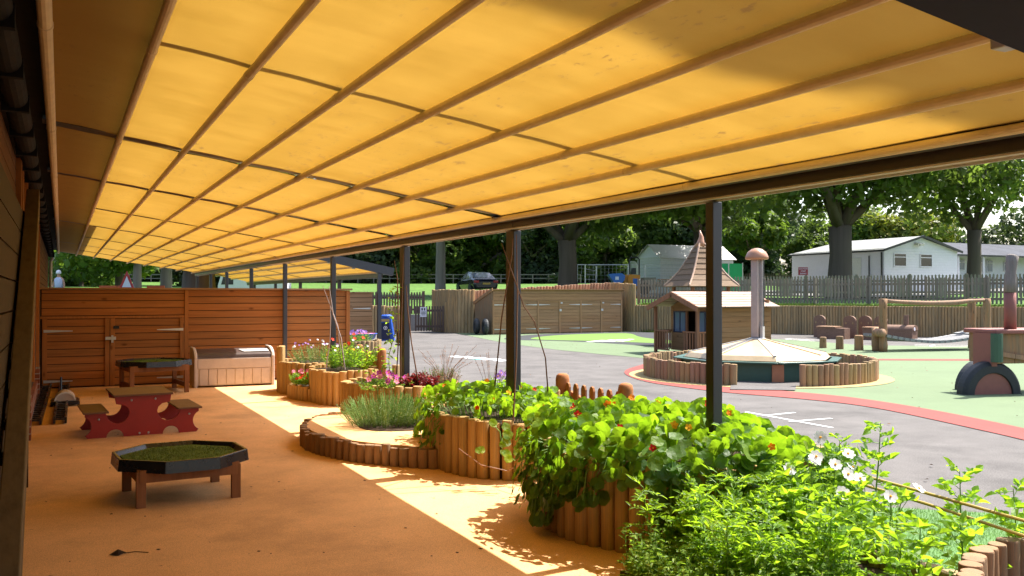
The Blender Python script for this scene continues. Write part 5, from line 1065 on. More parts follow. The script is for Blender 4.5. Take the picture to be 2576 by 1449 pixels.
po = skin_person(p, -.6); tag(po, 'person in a pale top and white cap walking beyond the cedar store', 'person')
m = M(); m.lathe((0, -.02, 1.62), [(.105, 0), (.11, .06), (.085, .14), (.03, .175)], 12); cp = m.build('cap', 'white', None, smooth=True); cp.parent = po
m = M(); m.lathe((0, 0, .92), [(.18, 0), (.185, .25), (.2, .44), (.12, .54), (.07, .56)], 14, 1, .78); sh_ = m.build('shirt', 'shirt', None, smooth=True); sh_.parent = po
# ================================================================ TREES
def leaf_cloud(name, mat, lobes, n, size, parent=None, flat=.35, shell=.55):
    lb = np.array(lobes); wts = lb[:, 3]**2; idx = rng.choice(len(lb), n, p=wts/wts.sum())
    d = rng.normal(size=(n, 3)); d /= np.linalg.norm(d, axis=1)[:, None]; rr = lb[idx, 3]*(shell+(1.05-shell)*rng.random(n)**.6)
    c = lb[idx, :3]+d*rr[:, None]*np.array([1, 1, .75])
    nrm = d*.5+rng.normal(size=(n, 3))*.55+np.array([0, 0, flat]); nrm /= np.linalg.norm(nrm, axis=1)[:, None]
    a = np.cross(nrm, rng.normal(size=(n, 3))); a /= np.linalg.norm(a, axis=1)[:, None]; b = np.cross(nrm, a)
    s_ = size*(.6+.8*rng.random(n))[:, None]; vs = np.stack([c-a*s_, c-b*s_*.55+nrm*s_*.12, c+a*s_, c+b*s_*.55+nrm*s_*.12], 1).reshape(-1, 3)
    off = np.array(parent.location) if parent is not None else np.zeros(3)
    me = bpy.data.meshes.new(name); me.vertices.add(4*n); me.vertices.foreach_set('co', (vs-off).ravel().astype(np.float32))
    me.loops.add(4*n); me.loops.foreach_set('vertex_index', np.arange(4*n, dtype=np.int32)); me.polygons.add(n); me.polygons.foreach_set('loop_start', np.arange(0, 4*n, 4, dtype=np.int32)); me.polygons.foreach_set('loop_total', np.full(n, 4, dtype=np.int32))
    me.update(calc_edges=True); me.materials.append(MT[mat]); o = bpy.data.objects.new(name, me); C.objects.link(o); o.parent = parent; return o
def limbs(m, base, r, h, lobes, k=7):
    top = Vector(base)+Vector((rnd(-.1, .1)*r, 0, h)); m.tube([Vector(base)+Vector((0, 0, -.3)), Vector(base)+Vector((0, 0, .25)), Vector(base)+Vector((0, 0, 1.2)), Vector(base).lerp(top, .6)+Vector((r*.1, 0, 0)), top], [r*1.35, r*1.12, r, r*.9, r*.95], 14)
    for i in random.sample(range(len(lobes)), min(k, len(lobes))):
        L = Vector(lobes[i][:3]); mid = top.lerp(L, .5)+Vector((rnd(-.4, .4), rnd(-.4, .4), rnd(-.5, .1))); m.tube([top-Vector((0, 0, .2)), mid, L], [r*.5, r*.3, r*.1], 8)
    return top
def tree(base, r, th_, cz, rx, rz, nl, size, mat, label, bark='bark', lob=16, lr=.42, name='oak_tree', cat='tree', group=None, off=(0, 0), lowcut=None):
    t = thing(name, tuple(base), label, cat, group); lobes = []
    while len(lobes) < lob:
        v = rng.normal(size=3); v /= np.linalg.norm(v); k = rng.random()**.33
        p = (base[0]+off[0]+v[0]*rx*k*.8, base[1]+off[1]+v[1]*rx*k*.8, cz+v[2]*rz*k*.8, rx*lr*rnd(.7, 1.2))
        if lowcut and p[2]-p[3]*.7 < lowcut: continue
        lobes.append(p)
    m = M(); limbs(m, base, r, th_, lobes); m.build('trunk', bark, t, smooth=True)
    leaf_cloud('crown', mat, lobes, nl, size, t); return t
def tb(px, D): q = Q(px, D); return (q.x, q.y, gz((q.x, q.y)))
tree(tb(2113, 50), .66, 4.0, 9.6, 7.2, 4.6, 15000, .24, 'oakleaf', 'broad oak with thick straight trunk in front of the white pavilion', lob=22, lowcut=4.9)
tree(tb(2450, 52), .40, 3.8, 9.4, 6.6, 5.0, 8500, .20, 'oakleaf', 'slimmer oak with forked trunk and open crown before the veranda at right', lob=24, lr=.32, lowcut=4.4)
tree(tb(1428, 58), .62, 3.6, 8.8, 6.5, 5.5, 14000, .27, 'oakleaf', 'oak with thick furrowed trunk between the dark car and the wire fence', lob=20, lowcut=4.6)
tree(tb(1108, 60), .34, 5.0, 9.6, 5.4, 4.4, 9000, .25, 'oakleaf', 'tall tree with narrow bare trunk just left of the dark car', 'barkpale', lob=14, lowcut=5.6)
tree(tb(1762, 62), .5, 4.4, 9.8, 7.0, 4.8, 14000, .27, 'oakleaf', 'dark oak behind the slim canopy post and the pointed tower roof', lob=18, lowcut=5.0)
tree(tb(1908, 72), .2, 2.6, 6.4, 3.0, 2.4, 3600, .24, 'limeleaf', 'young light green tree seen past the mushroom topped pole', lob=14, lr=.33, name='young_tree', lowcut=3.6)
tree(tb(2262, 84), .3, 2.5, 6.6, 4.2, 3.6, 8500, .26, 'yelleaf', 'yellow green tree rising over the pavilion ridge', lob=18, name='maple_tree')
tree(tb(2180, 86), .3, 2.5, 6.4, 3.6, 3.6, 6500, .26, 'limeleaf', 'mid green tree over the pavilion roof left of the yellow one', lob=16, name='maple_tree')
tree(tb(2360, 92), .3, 2.2, 5.6, 4.2, 3.2, 6500, .26, 'pineleaf', 'dark conifer clump over the pavilion gable', lob=14, name='conifer')
tree(tb(2560, 80), .3, 2.2, 5.6, 4.4, 3.2, 6000, .26, 'greyleaf', 'greyish tree at the right edge behind the pavilion wing', lob=14, name='willow_tree')
tree(tb(345, 44), .2, 3.0, 5.4, 2.6, 2.4, 4500, .2, 'oakleaf', 'slender twin stemmed tree right of the road sign', 'barkpale', lob=12, name='birch_tree', lowcut=2.6)
tree(tb(300, 60), .25, 3.0, 5.4, 4.4, 2.6, 6500, .24, 'limeleaf', 'leafy low branched tree above the orange barriers', lob=14, name='young_tree')
tree(tb(418, 46), .28, 3.4, 6.8, 3.4, 3.0, 5000, .22, 'oakleaf', 'tree with pale grey trunk left of the massive trunk', 'barkpale', lob=12, name='birch_tree', lowcut=3.4)
tree(tb(500, 40), .68, 4.2, 8.6, 5.4, 4.0, 9000, .24, 'oakleaf', 'massive dark trunk left of the white van under the far canopy end', lob=16, lowcut=4.0)
# woodland edge: individual trees
base_v = []
for v in range(5):
    mt = ('oakleaf', 'pineleaf', 'oakleaf', 'greyleaf', 'limeleaf')[v]; t = thing('woodland_tree', (0, 0, 0), 'x', 'tree', 'woodland edge trees'); lobes = []
    for k in range(20):
        vv = rng.normal(size=3); vv /= np.linalg.norm(vv); kk = rng.random()**.33; lobes.append((vv[0]*3.6*kk, vv[1]*3.6*kk, 6.2+vv[2]*5.0*kk, rnd(1.2, 2.2)))
    for k in range(7): lobes.append((rnd(-3.2, 3.2), rnd(-2.5, 2.5), rnd(.5, 1.8), rnd(1.1, 1.7)))
    m = M(); limbs(m, (0, 0, 0), .3, 3.5, lobes); m.build('trunk', 'bark', t, False, True); leaf_cloud('crown', mt, lobes, 6500, .30, t, shell=.5); base_v.append(t)
used = set(); cnt = 0
spots = []
for i, x in enumerate(range(-60, 1960, 66)): spots.append((x+rnd(-18, 18), rnd(99, 108), 1.0 if x > 900 else .95))
for i, x in enumerate(range(-20, 1960, 120)): spots.append((x+rnd(-30, 30), rnd(112, 124), 1.35))
for x in (2040, 2110, 2180): spots.append((x, 110, .8))
for x in (150, 205, 262, 470, 560, 640): spots.append((x, rnd(70, 78), .62))
look = ['dark', 'blackish', 'green', 'greyish', 'lighter']
ent = []
marks = [(900, 'behind the yellow roof'), (1095, 'beyond the far canopy'), (1140, 'behind the narrow bare trunk'), (1300, 'behind the dark car'), (1500, 'behind the thick post'), (1640, 'behind the blue skip'), (1900, 'behind the spire tower'), (9999, 'right of the mushroom pole')]
for k, (x, D, s_) in enumerate(spots):
    v = (k*2+k//5) % 5; b = base_v[v]; t = b if v not in used else copy_tree(b); used.add(v)
    q = Q(x, D); t.location = (q.x, q.y, gz((q.x, q.y))-.3); t.scale = (s_*rnd(.9, 1.15), s_*rnd(.9, 1.1), s_*rnd(.9, 1.12)); t.rotation_euler = (0, 0, rnd(0, 6.28))
    rw_ = 'left hedge line' if D < 90 else ('front row' if D < 109 else 'back row'); ent.append((x, rw_, look[v], t))
ent.sort(key=lambda e_: e_[0]); cc_ = {}
ordn = 'first second third fourth fifth sixth seventh eighth ninth tenth eleventh twelfth'.split()+['%dth' % k for k in range(13, 60)]
for x, rw_, lk, t in ent:
    w_ = next(w_ for l_, w_ in marks if x < l_); cc_[(rw_, w_)] = cc_.get((rw_, w_), 0)+1
    t['label'] = f"{lk} tree, {rw_} of the wood, {ordn[cc_[(rw_, w_)]-1]} from left {w_}"
# big tree outside the frame whose shade falls on the near fabric
t = thing('shade_tree', (21, 1.5, 0), 'tall tree standing outside the right edge whose crown shades the near canopy corner', 'tree')
lobes = [(13.4+rnd(.6, 5), 1.17+rnd(-1.3, 2.15), 23+rnd(-.5, .5), rnd(.5, .85)) for _ in range(30)]+[(16+rnd(-2, 4), -2+rnd(-3, 1.2), 23+rnd(-3, 3), rnd(.7, 1.6)) for _ in range(18)]
m = M(); limbs(m, (21, 1.5, 0), .7, 14, lobes, 10); m.build('trunk', 'bark', t, smooth=True); leaf_cloud('crown', 'oakleaf', lobes, 30000, .30, t)
# ================================================================ PLANTS
def basis(n):
    n = Vector(n).normalized(); a = n.cross(Vector((rnd(-1, 1), rnd(-1, 1), rnd(-1, 1)))).normalized(); return n, a, n.cross(a)
def rleaf(m, c, n, r, k=12, dip=.16, wave=.09):
    n, a, b = basis(n); ph = rnd(0, 6.28); vs = [Vector(c)-n*r*dip]
    for i in range(k):
        t_ = 2*PI*i/k; rr = r*(1+.06*math.cos(5*t_+ph)); vs.append(Vector(c)+(a*math.cos(t_)+b*math.sin(t_))*rr*.55+n*r*(-dip*.35))
    for i in range(k):
        t_ = 2*PI*i/k; rr = r*(1+.07*math.cos(5*t_+ph)+rnd(-.03, .03)); vs.append(Vector(c)+(a*math.cos(t_)+b*math.sin(t_))*rr+n*r*wave*math.sin(3*t_+ph*2))
    m.add(vs, [(0, 1+i, 1+(i+1) % k) for i in range(k)]+[(1+i, 1+k+i, 1+k+(i+1) % k, 1+(i+1) % k) for i in range(k)])
def lleaf(m, p, d, up, L, W, fold=.25, droop=.15):
    d = Vector(d).normalized(); s_ = d.cross(Vector(up)); s_ = s_.normalized() if s_.length > 1e-4 else Vector((1, 0, 0)); u = s_.cross(d); p = Vector(p)
    a = p+d*L*.35+u*L*.03; b = p+d*L*.7-u*L*droop*.4; e = p+d*L-u*L*droop
    m.add([p, a+s_*W*.5+u*W*fold, b+s_*W*.34+u*W*fold, e, b-s_*W*.34+u*W*fold, a-s_*W*.5+u*W*fold, a, b], [(0, 6, 1), (6, 7, 2, 1), (7, 3, 2), (0, 5, 6), (6, 5, 4, 7), (7, 4, 3)])
def flower(par, c, n, r, k, mat, cup=.3, w_=.55, centre='pe_ye', name='flower'):
    n, a, b = basis(n); m = M(); c = Vector(c)
    for i in range(k):
        t_ = 2*PI*i/k+rnd(-.1, .1); d = a*math.cos(t_)+b*math.sin(t_); s_ = n.cross(d); z = n*r*cup*rnd(.7, 1.3)
        m.add([c, c+d*r*.55+s_*r*w_*.5+z*.5, c+d*r*.9+s_*r*w_*.35+z, c+d*r*1.0+z*1.05, c+d*r*.9-s_*r*w_*.35+z, c+d*r*.55-s_*r*w_*.5+z*.5], [(0, 1, 2, 3, 4, 5)])
    o = m.build(name, mat, par)
    m = M(); m.lathe((0, 0, 0), [(r*.16, 0), (r*.18, r*.1), (r*.06, r*.16)], 6); m.v = [tuple(c+a*v[0]+b*v[1]+n*(v[2]+.002)) for v in m.v]
    q = m.build('flower_centre', centre, None); q.parent = o; q.location = -Vector(par.location); return o
def stem_curve(p, q, sag=.0, k=4):
    p, q = Vector(p), Vector(q); return [p.lerp(q, i/k)+Vector((0, 0, sag*math.sin(PI*i/k))) for i in range(k+1)]
CAM = Vector((0, 0, 1.5))
def nasturtium(label, poly, ztop, rise, n, r0, r1, skirt, nf, cols, grp=None, edge=1.12, gapf=None):
    cx = sum(p[0] for p in poly)/len(poly); cy_ = sum(p[1] for p in poly)/len(poly); t = thing('nasturtium_plant', (cx, cy_, ztop), label, 'plant', grp)
    ep = [(cx+(x-cx)*edge, cy_+(y-cy_)*edge) for x, y in poly]; xs = [p[0] for p in ep]; ys = [p[1] for p in ep]; mr = max((Vector(p)-Vector((cx, cy_))).length for p in ep)
    L, D_, St = M(), M(), M(); c = 0; tops = []
    bump_ = [(rnd(min(xs), max(xs)), rnd(min(ys), max(ys)), rnd(.02, .08)) for _ in range(9)]
    while c < n:
        x, y = rnd(min(xs), max(xs)), rnd(min(ys), max(ys))
        if not inpoly(x, y, ep) or (gapf and gapf(x, y)): continue
        e = (Vector((x, y))-Vector((cx, cy_))).length/mr; H = ztop+.03-.33*max(0, x-3.8)+rise*(1-e*e*1.1)+sum(h*math.exp(-((x-a)**2+(y-b)**2)/.05) for a, b, h in bump_)
        z = H-rnd(0, 1)**1.8*rise*.9; r = rnd(r0, r1)*(1 if z > H-.1 else .8)
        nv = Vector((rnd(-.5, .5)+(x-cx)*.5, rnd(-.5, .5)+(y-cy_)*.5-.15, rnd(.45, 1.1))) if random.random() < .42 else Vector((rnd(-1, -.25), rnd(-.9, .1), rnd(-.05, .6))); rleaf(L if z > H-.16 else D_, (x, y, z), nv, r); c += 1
        if z > H-.2 and random.random() < .6: St.tube(stem_curve((x*.8+cx*.2, y*.8+cy_*.2, max(ztop-.05, z-.28)), (x, y, z-r*.15), .01, 3), .0022, 4, False)
        if z > H-.05: tops.append((x, y, z))
    for (ax, ay, bx_, by_, zlo, k) in skirt:
        for _ in range(k):
            u = rnd(0, 1); x, y = ax+(bx_-ax)*u, ay+(by_-ay)*u; o_ = Vector((x-cx, y-cy_)).normalized(); q = rnd(0, 1); z = ztop+.05-(ztop-zlo)*q; k2 = rnd(.02, .16)
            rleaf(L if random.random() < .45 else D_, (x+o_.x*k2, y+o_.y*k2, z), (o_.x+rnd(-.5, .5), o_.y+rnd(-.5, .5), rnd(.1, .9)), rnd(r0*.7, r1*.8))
            if random.random() < .3: St.tube([(x, y, ztop), (x+o_.x*k2*.8, y+o_.y*k2*.8, (ztop+z)/2+.03), (x+o_.x*k2, y+o_.y*k2, z)], .0025, 4, False)
    L.build('leaves', 'nast', t); D_.build('shade_toned_leaves', 'nastdeep', t); St.build('stems', 'stalk', t)
    random.shuffle(tops); tops.sort(key=lambda q: q[1]+q[0]*.3)
    for i in range(nf):
        x, y, z = tops[int(i*len(tops)/nf*.8)]; cc = random.choice(cols); flower(t, (x+rnd(-.02, .02), y-.02, z+rnd(.0, .03)), (rnd(-.8, .1), -1, .5), rnd(.022, .03), 5, cc, .25, .8)
    return t
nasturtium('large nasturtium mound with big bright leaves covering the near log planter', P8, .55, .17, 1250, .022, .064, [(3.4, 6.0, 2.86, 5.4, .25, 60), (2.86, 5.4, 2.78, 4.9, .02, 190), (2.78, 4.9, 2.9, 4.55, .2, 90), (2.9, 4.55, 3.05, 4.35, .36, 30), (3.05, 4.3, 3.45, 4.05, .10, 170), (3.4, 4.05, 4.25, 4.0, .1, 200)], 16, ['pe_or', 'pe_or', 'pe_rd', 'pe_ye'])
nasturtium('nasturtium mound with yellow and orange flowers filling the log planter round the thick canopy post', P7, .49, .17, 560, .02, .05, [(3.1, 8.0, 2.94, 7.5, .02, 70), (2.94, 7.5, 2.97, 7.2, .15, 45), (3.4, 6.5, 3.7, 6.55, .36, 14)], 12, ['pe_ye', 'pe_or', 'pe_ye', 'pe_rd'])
# trailing runners over the log face
for k, (pts, lb) in enumerate((([(1240, 1060, .5), (1262, 1082, .44), (1268, 1130, .3), (1300, 1155, .24)], 'nasturtium runner hanging down the golden logs with paired round leaves'), ([(1345, 1150, .26), (1280, 1180, .14), (1215, 1165, .2), (1160, 1125, .3)], 'nearly bare pink nasturtium runner curling left across the log face'))):
    P_ = [P(x, y, z)+Vector((-.04, -.05, 0)) for x, y, z in pts]; P_ = [Q(x, 7.15+.1*k, z) if False else Vector(q) for (x, y, z), q in zip(pts, P_)]
    t = thing('plant_runner', tuple(P_[0]), lb, 'plant'); M().tube(P_, .004, 6, False).build('stem', 'bronze' if k else 'stalk', t); m = M()
    for i in range(9 if k == 0 else 3): q = P_[0].lerp(P_[-1], rnd(.1, 1)) if k else P_[min(3, i//3)].lerp(P_[min(3, i//3+1)], rnd(0, 1)); rleaf(m, q+Vector((rnd(-.07, .07), -.03, rnd(-.03, .05))), (rnd(-.5, .2), -1, .5), rnd(.025, .045))
    m.build('leaves', 'nast', t)
def sprig(L, St, p, h, nl, l0, w0, lean=(0, 0), bush=1.0):
    top = Vector(p)+Vector((lean[0], lean[1], h)); St.tube(stem_curve(p, top, .0, 3), .0022, 4, False); k = 0
    for i in range(nl):
        u = .15+.85*i/nl; q = Vector(p).lerp(top, u); a_ = i*2.4+rnd(-.4, .4); lleaf(L, q, (math.cos(a_), math.sin(a_), rnd(-.1, .8)), (rnd(-.9, .3), rnd(-.9, .3), 1), l0*rnd(.6, 1.2)*(1.1-.4*u)*bush, w0*rnd(.8, 1.2))
def compound(L, St, p, d, ln, lw, ll):
    p = Vector(p); d = Vector(d).normalized(); e = p+d*ln-Vector((0, 0, ln*.25)); pts = [p, p.lerp(e, .5)+Vector((0, 0, ln*.10)), e]; St.tube(pts, .0022, 4, False)
    s_ = d.cross(Vector((0, 0, 1))).normalized()
    for u in (.35, .6, .85):
        q = pts[0].lerp(pts[1], u*2) if u < .5 else pts[1].lerp(pts[2], u*2-1)
        for sg in (-1, 1): lleaf(L, q, s_*sg+d*.5+Vector((0, 0, rnd(-.3, .6))), (rnd(-1.3, .4), rnd(-1.3, .3), rnd(.2, 1)), ll*rnd(.7, 1.1), lw*rnd(.8, 1.1))
    lleaf(L, e, d+Vector((0, 0, rnd(-.5, .4))), (rnd(-1.3, .4), rnd(-1.3, .3), rnd(.2, 1)), ll*1.2, lw*1.2)
# ferny ground cover spilling at the bottom centre
L, St = M(), M()
def bed_h(x, y): return .14+.16*max(0, min(1, (x-2.6)/1.2))
for _ in range(2600):
    x, y = rnd(2.62, 4.35), rnd(2.6, 4.1)
    if x/y > 1.06 or inpoly(x, y, tp): continue
    if x+.35*(4.2-y) < 2.72: continue
    sprig(L, St, (x, y, .01), bed_h(x, y)*rnd(.7, 1.7), 13, .06, .015, (rnd(-.06, .06), rnd(-.06, .06)))
o = L.build('feathery_groundcover', 'fern'); tag(o, kind='stuff'); o2 = St.build('feathery_stems', 'stalk'); tag(o2, kind='stuff')
# tall leafy plants (individual)
def tall(x, y, h, lean, label, mat='tomato', nleaf=9, ln=.16, ll=.06, lw=.032, z0=.02, fl=None, grp=None, name='leafy_plant'):
    t = thing(name, (x, y, z0), label, 'plant', grp); L, St = M(), M(); p = Vector((x, y, z0)); top = p+Vector((lean[0], lean[1], h)); pts = [p, p.lerp(top, .35)+Vector((lean[0]*-.1, 0, 0)), p.lerp(top, .7), top]; St.tube(pts, [.006, .005, .004, .002], 6, False)
    for i in range(nleaf):
        u = .2+.8*(i+.5)/nleaf; q = p.lerp(top, u); a_ = i*2.4+rnd(-.5, .5); compound(L, St, q, (math.cos(a_), math.sin(a_), rnd(-.1, 1.2)), ln*rnd(.6, 1.15)*(1.15-.5*u), lw, ll)
    L.build('leaves', mat, t); St.build('stems', 'stalk', t)
    if fl:
        for (dx_, dy_, dz_, kind) in fl:
            q = top+Vector((dx_, dy_, dz_)); M().tube([p.lerp(top, .7), p.lerp(top, .9).lerp(q, .6), q], .0018, 4, False).build('flower_stalk', 'stalk', t)
            flower(t, q, (rnd(-.3, .3)-.1, -.55, .8), .042, 8, kind, .12, .62)
    return t
WH = 'pe_wh'
spec = [  # px, py at the plant's base height .02, x, y ; label marks
 (4.15, 3.72, .74, (.12, .05), 'tallest weed leaning right with a forked top above the turf', []),
 (3.95, 3.80, .56, (.03, .0), 'leafy plant with two white daisy flowers near the end of the nasturtiums', [(.04, -.02, .02, WH), (.12, .02, -.07, WH)]),
 (3.84, 3.62, .46, (.05, .0), 'leafy plant with a single open white flower left of the cane rail', [(.03, -.02, .02, WH)]),
 (4.12, 3.58, .38, (.08, -.02), 'plant with the lowest large white flower over the turf edge', [(.07, -.05, .03, WH)]),
 (3.72, 3.72, .52, (-.02, .02), 'leafy plant with white flower in front of the red nasturtiums', [(.02, .0, .05, WH)]),
 (4.35, 3.30, .52, (.06, .06), 'upright tomato plant crossing in front of the middle of the cane rail', []),
 (4.32, 2.95, .50, (.02, .05), 'tomato plant with dark lobed leaves just left of the corner log ring', []),
 (4.45, 2.92, .46, (.1, .0), 'tomato plant right over the corner log ring', []),
 (4.05, 3.05, .34, (-.02, .02), 'small leafy plant between turf and ring with round translucent leaves', []),
 (3.55, 3.75, .58, (.02, .04), 'tall thin weed in front of the slim post foot', []),
 (3.40, 3.55, .48, (.0, .03), 'bushy weed below the dark canopy post', []),
 (3.25, 3.75, .42, (-.04, .0), 'bushy weed against the brown logs of the near planter', []),
 (3.62, 3.40, .46, (.05, .02), 'mid height weed at the centre of the bed', []),
 (3.85, 3.35, .42, (.04, .02), 'mid height weed beside the low pale edging', []),
 (3.30, 3.30, .34, (.0, .0), 'short weed at the bottom edge of the photo', []),
 (3.05, 3.95, .34, (-.03, .0), 'short weed at the foot of the near planter corner', []),
 (3.70, 3.05, .36, (.02, .0), 'short weed left of the turf at the bottom edge', []),
 (3.50, 3.00, .32, (.03, .0), 'lowest weed clump near the bottom middle', []),
]
for x, y, h, ln_, lb, fl in spec: tall(x, y, h, ln_, lb, fl=fl, nleaf=int(8+h*14))
L, St = M(), M()
for i in range(105):
    x, y = rnd(2.85, 4.3), rnd(3.05, 4.1)
    if x/y > 1.06 or inpoly(x, y, tp): continue
    h = rnd(.28, .52)+.14*(x-3.1); p = Vector((x, y, .02)); top = p+Vector((rnd(-.06, .08), rnd(-.05, .05), h)); St.tube([p, p.lerp(top, .5), top], [.005, .004, .002], 5, False)
    lw_, ll_ = random.choice(((.03, .06), (.016, .045), (.012, .05), (.02, .04))); nl_ = int(16*(.06/ll_)**.7*(1.3 if lw_ < .02 else 1))
    for j in range(nl_):
        u = .2+.8*(j+.5)/nl_; a_ = j*2.4+rnd(-.5, .5); compound(L, St, p.lerp(top, u), (math.cos(a_), math.sin(a_), rnd(-.1, 1.2)), .13*rnd(.6, 1.15)*(1.15-.5*u), lw_, ll_)
tag(L.build('weed_leaves', 'tomato'), kind='stuff'); tag(St.build('weed_stems', 'stalk'), kind='stuff')
for k, (lst, lb) in enumerate((([(2052, 1148, 5.0), (2100, 1168, 4.95), (2132, 1192, 4.9)], 'cosmos plant with three white flowers in a row above the end of the cane rail'), ([(2062, 1100, 5.1), (1985, 1180, 4.9)], 'cosmos plant with a high and a low white flower at the edge of the nasturtiums'), ([(2238, 1248, 4.6), (2118, 1240, 4.7)], 'cosmos plant holding a large white flower against the grey tarmac'))):
    qs = [Q(x, D, 1.5-(y-HY)*D/FPX) for x, y, D in lst]; t = thing('cosmos_plant', (qs[0].x, qs[0].y-.05, .02), lb, 'plant'); L, St = M(), M(); b0 = Vector(t.location)
    for q in qs:
        St.tube([b0, b0.lerp(q, .5)+Vector((rnd(-.03, .03), 0, .03)), q], [.004, .003, .002], 5, False); flower(t, q, (rnd(-.5, 0), -.8, rnd(.3, .8)), rnd(.036, .042), 8, 'pe_wh', .12, .7)
        for j in range(8): compound(L, St, b0.lerp(q, rnd(.2, .85)), (rnd(-1, 1), rnd(-1, 1), rnd(0, 1)), .09, .012, .04)
    L.build('leaves', 'fern', t); St.build('stems', 'stalk', t)
# lavender
def bushy(label, cx, cy_, z, rx, ry, h, n, mat, name, ll=.04, lw=.006, cat='plant', fl=None, spread=.35, nl=12):
    t = thing(name, (cx, cy_, z), label, cat); L, St = M(), M()
    for _ in range(n):
        a_ = rnd(0, 6.28); k = math.sqrt(rnd(0, 1)); x, y = cx+rx*k*math.cos(a_)*.8+rnd(-.04, .04), cy_+ry*k*math.sin(a_)*.8+rnd(-.04, .04); hh = h*rnd(.6, 1.1)*(1-.35*k)
        sprig(L, St, (x, y, z), hh, nl, ll, lw, (math.cos(a_)*k*rx*spread, math.sin(a_)*k*ry*spread))
    L.build('leaves', mat, t); St.build('stems', 'stalk', t)
    if fl:
        for (mt, nn2, r, kk, zz) in fl:
            for _ in range(nn2):
                a_ = rnd(0, 6.28); k = math.sqrt(rnd(0, 1))*.95; flower(t, (cx+rx*k*math.cos(a_), cy_+ry*k*math.sin(a_), z+h*(zz-.3*k)*rnd(.85, 1.1)), (rnd(-.6, .4), -.8, rnd(.2, .9)), r, kk, mt, .2, .75)
    return t
bushy('feathery lavender bush in the low log platform', 2.98, 8.9, .19, .42, .42, .36, 420, 'lavleaf', 'lavender_bush', .035, .005)
bushy('smaller lavender clump at the right side of the low platform', 3.25, 8.75, .19, .25, .3, .32, 180, 'lavleaf', 'lavender_bush', .035, .005)
bushy('pink and red geraniums in the lowest small log planter', 3.22, 13.15, .2, .22, .34, .24, 70, 'nast', 'geranium_plant', .05, .03, fl=[('pe_pk', 12, .028, 5, 1.1), ('pe_sc', 12, .028, 5, .8)])
bushy('lavender and small white flowers in the rear log planter', 3.55, 14.0, .46, .42, .32, .34, 120, 'lavleaf', 'mixed_flowers', .05, .008, fl=[('pe_wh', 14, .018, 5, 1.1), ('pe_lv', 16, .018, 5, 1.1)])
bushy('tall green plants with white and red flowers around the crossed canes', 3.7, 12.75, .46, .36, .4, .42, 110, 'tomato', 'mixed_flowers', .06, .02, fl=[('pe_wh', 6, .02, 5, 1.0), ('pe_sc', 5, .028, 5, 1.2), ('pe_ye', 5, .02, 5, .8)])
bushy('magenta petunias spilling over the front of the log planter', 3.28, 9.85, .44, .30, .32, .17, 80, 'fern', 'petunia_plant', .045, .02, fl=[('pe_mg', 9, .034, 5, 1.1), ('pe_pk', 7, .036, 5, .9)])
bushy('dark red heuchera leaves beside the petunias', 3.62, 9.68, .45, .2, .2, .2, 70, 'heuch', 'heuchera_plant', .05, .035)
bushy('bronze feathery grass at the right of the petunia planter', 4.0, 9.9, .45, .22, .22, .26, 90, 'bronze', 'bronze_grass', .05, .006)
bushy('lilac petunias over the pale round planter near the water tray', 5.85, 19.5, .48, .35, .3, .25, 50, 'fern', 'petunia_plant', .05, .02, fl=[('pe_lv', 22, .04, 5, 1.1)])
bushy('single lilac scabious and small leaves behind the middle nasturtiums', 3.75, 7.75, .45, .2, .2, .36, 40, 'tomato', 'scabious_plant', .05, .018, fl=[('pe_lv', 4, .035, 7, 1.0)])
# wispy grasses, seed heads
def wisps(label, cx, cy_, z, n, h, sp, name='wispy_grass', mat='bronze'):
    t = thing(name, (cx, cy_, z), label, 'plant'); m, L = M(), M()
    for _ in range(n):
        a_ = rnd(0, 6.28); q = Vector((cx, cy_, z)); e = q+Vector((math.cos(a_)*sp*rnd(.4, 1), math.sin(a_)*sp*rnd(.4, 1), h*rnd(.6, 1.05))); pts = [q, q.lerp(e, .5)+Vector((0, 0, h*.12)), e]; m.tube(pts, .0018, 4, False)
        for i in range(16): c_ = pts[1].lerp(e, rnd(.1, 1.0)); lleaf(L, c_, (rnd(-1, 1), rnd(-1, 1), rnd(-.2, 1)), (0, 0, 1), .018, .006)
    m.build('stalks', 'twig', t); L.build('seed_heads', mat, t)
wisps('brown wispy seed heads leaning right over the petunia planter', 4.0, 9.8, .45, 22, .46, .42)
wisps('fine dark seed heads behind the middle nasturtiums left of the thick post', 3.6, 7.7, .45, 10, .5, .25)
wisps('white umbel seed heads at the right edge over the cane rail', 4.95, 3.15, .0, 9, .62, .14, 'umbel_plant', 'pe_wh')
# climbing plant on canes by the third post
def climber(label, path, n, spread, mat='tomato'):
    t = thing('climbing_plant', tuple(path[0]), label, 'climber'); L, St = M(), M(); St.tube(path, .004, 5, False)
    for _ in range(n):
        i = random.randrange(len(path)-1); q = Vector(path[i]).lerp(Vector(path[i+1]), rnd(0, 1)); lleaf(L, q+Vector((rnd(-1, 1)*spread, rnd(-1, 1)*spread, rnd(-.05, .05))), (rnd(-1, 1), rnd(-1, 1), rnd(-.5, .4)), (0, 0, 1), rnd(.05, .085), rnd(.035, .05))
    L.build('leaves', mat, t); St.build('stem', 'twig', t)
climber('bright leaved climber on the thin canes left of the third post', [(3.42, 10.05, .45), (3.42, 10.1, .8), (3.47, 10.0, 1.1), (3.46, 10.0, 1.4), (3.5, 10.0, 1.66)], 75, .08)
climber('hanging leafy shoot over the far gate left of the third post', [(3.25, 10.1, .9), (3.2, 10.1, .8), (3.15, 10.1, .7), (3.2, 10.05, .55)], 40, .07)
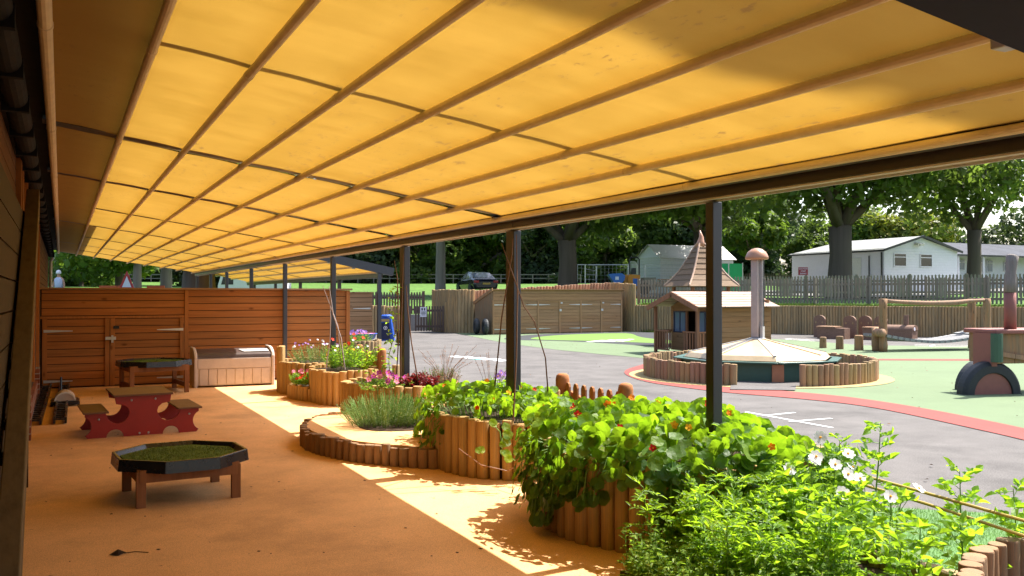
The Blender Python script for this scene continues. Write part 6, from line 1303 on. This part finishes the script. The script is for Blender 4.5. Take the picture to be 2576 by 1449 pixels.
# canes and twigs
def canes(label, lst, r=.006, mat='twig'):
    t = thing('plant_canes', tuple(lst[0][0]), label, 'plant canes')
    for pts in lst: M().tube(pts, [r*1.2]+[r]*(len(pts)-2)+[r*.55], 6).build('cane', mat, t)
def cp(lst): return [Q(x, D, 1.5+(HY-y)*D/FPX) for x, y, D in lst]
canes('wigwam of brown twigs meeting high on the thick second post', [cp([(1242, 1000, 8.1), (1262, 800, 7.9), (1288, 640, 7.7), (1290, 600, 7.7)]), cp([(1291, 1060, 7.2), (1299, 900, 7.3), (1302, 740, 7.4), (1299, 590, 7.5)]), cp([(1380, 1005, 7.7), (1372, 900, 7.6), (1345, 810, 7.6), (1318, 770, 7.6), (1290, 690, 7.6), (1262, 612, 7.6)])])
canes('thin canes with leaves at the foot of the third post', [cp([(995, 990, 10.3), (1003, 850, 10.2), (1000, 700, 10.2), (992, 655, 10.2)]), cp([(1052, 960, 10.2), (1035, 860, 10.2), (1026, 780, 10.2), (1022, 718, 10.2)]), cp([(1007, 990, 10.2), (1010, 800, 10.2), (1015, 640, 10.2)])], .007)
canes('crossed pinkish canes around the slim fourth post', [cp([(868, 930, 12.6), (858, 850, 12.6), (838, 790, 12.6), (828, 720, 12.6)]), cp([(818, 940, 12.6), (830, 860, 12.6), (832, 800, 12.6), (829, 735, 12.6)]), cp([(860, 935, 12.9), (850, 820, 12.8), (812, 720, 12.7)])], .008, 'mauve')
m = M(); p = Q(1008, 11.9, .95); t = thing('lantern', tuple(p), 'small dark garden lantern hanging among canes near the far gate', 'lantern'); m.box(p, (.09, .09, .14)); m.box(p+Vector((0, 0, .09)), (.12, .12, .02)); m.box(p-Vector((0, 0, .09)), (.11, .11, .02)); m.build('lantern_body', 'black_paint', t); M().tube([p+Vector((0, 0, .1)), p+Vector((0, 0, .3))], .004, 5).build('hook', 'black_paint', t)
# tufts of grass by the far palisade
m = M()
for _ in range(5000):
    x, y = rnd(21.5, 24.6), rnd(27.9, 31.5)
    if y > 31.5-(x-21.4)*1.05 or y < 31.1-(x-21.4)*1.5-.5: continue
    m.add([(x-.01, y, 0), (x+.01, y, 0), (x+rnd(-.04, .04), y+rnd(-.04, .04), rnd(.06, .16))], [(0, 1, 2)])
for _ in range(14000):
    u = rnd(0, 1); i = random.choice((0, 1, 2)); a, b = Vector(rw[i]), Vector(rw[i+1]); p = a.lerp(b, u); n2 = (b-a).normalized(); n2 = Vector((-n2.y, n2.x))*-1; n2 = n2 if n2.dot(p) > 0 else -n2; q = p+n2*rnd(.08, 1.3)
    m.add([(q.x-.012, q.y, 1.08), (q.x+.012, q.y, 1.08), (q.x+rnd(-.05, .05), q.y+rnd(-.05, .05), 1.08+rnd(.05, .17))], [(0, 1, 2)])
tag(m.build('rough_grass', 'limeleaf'), kind='stuff')
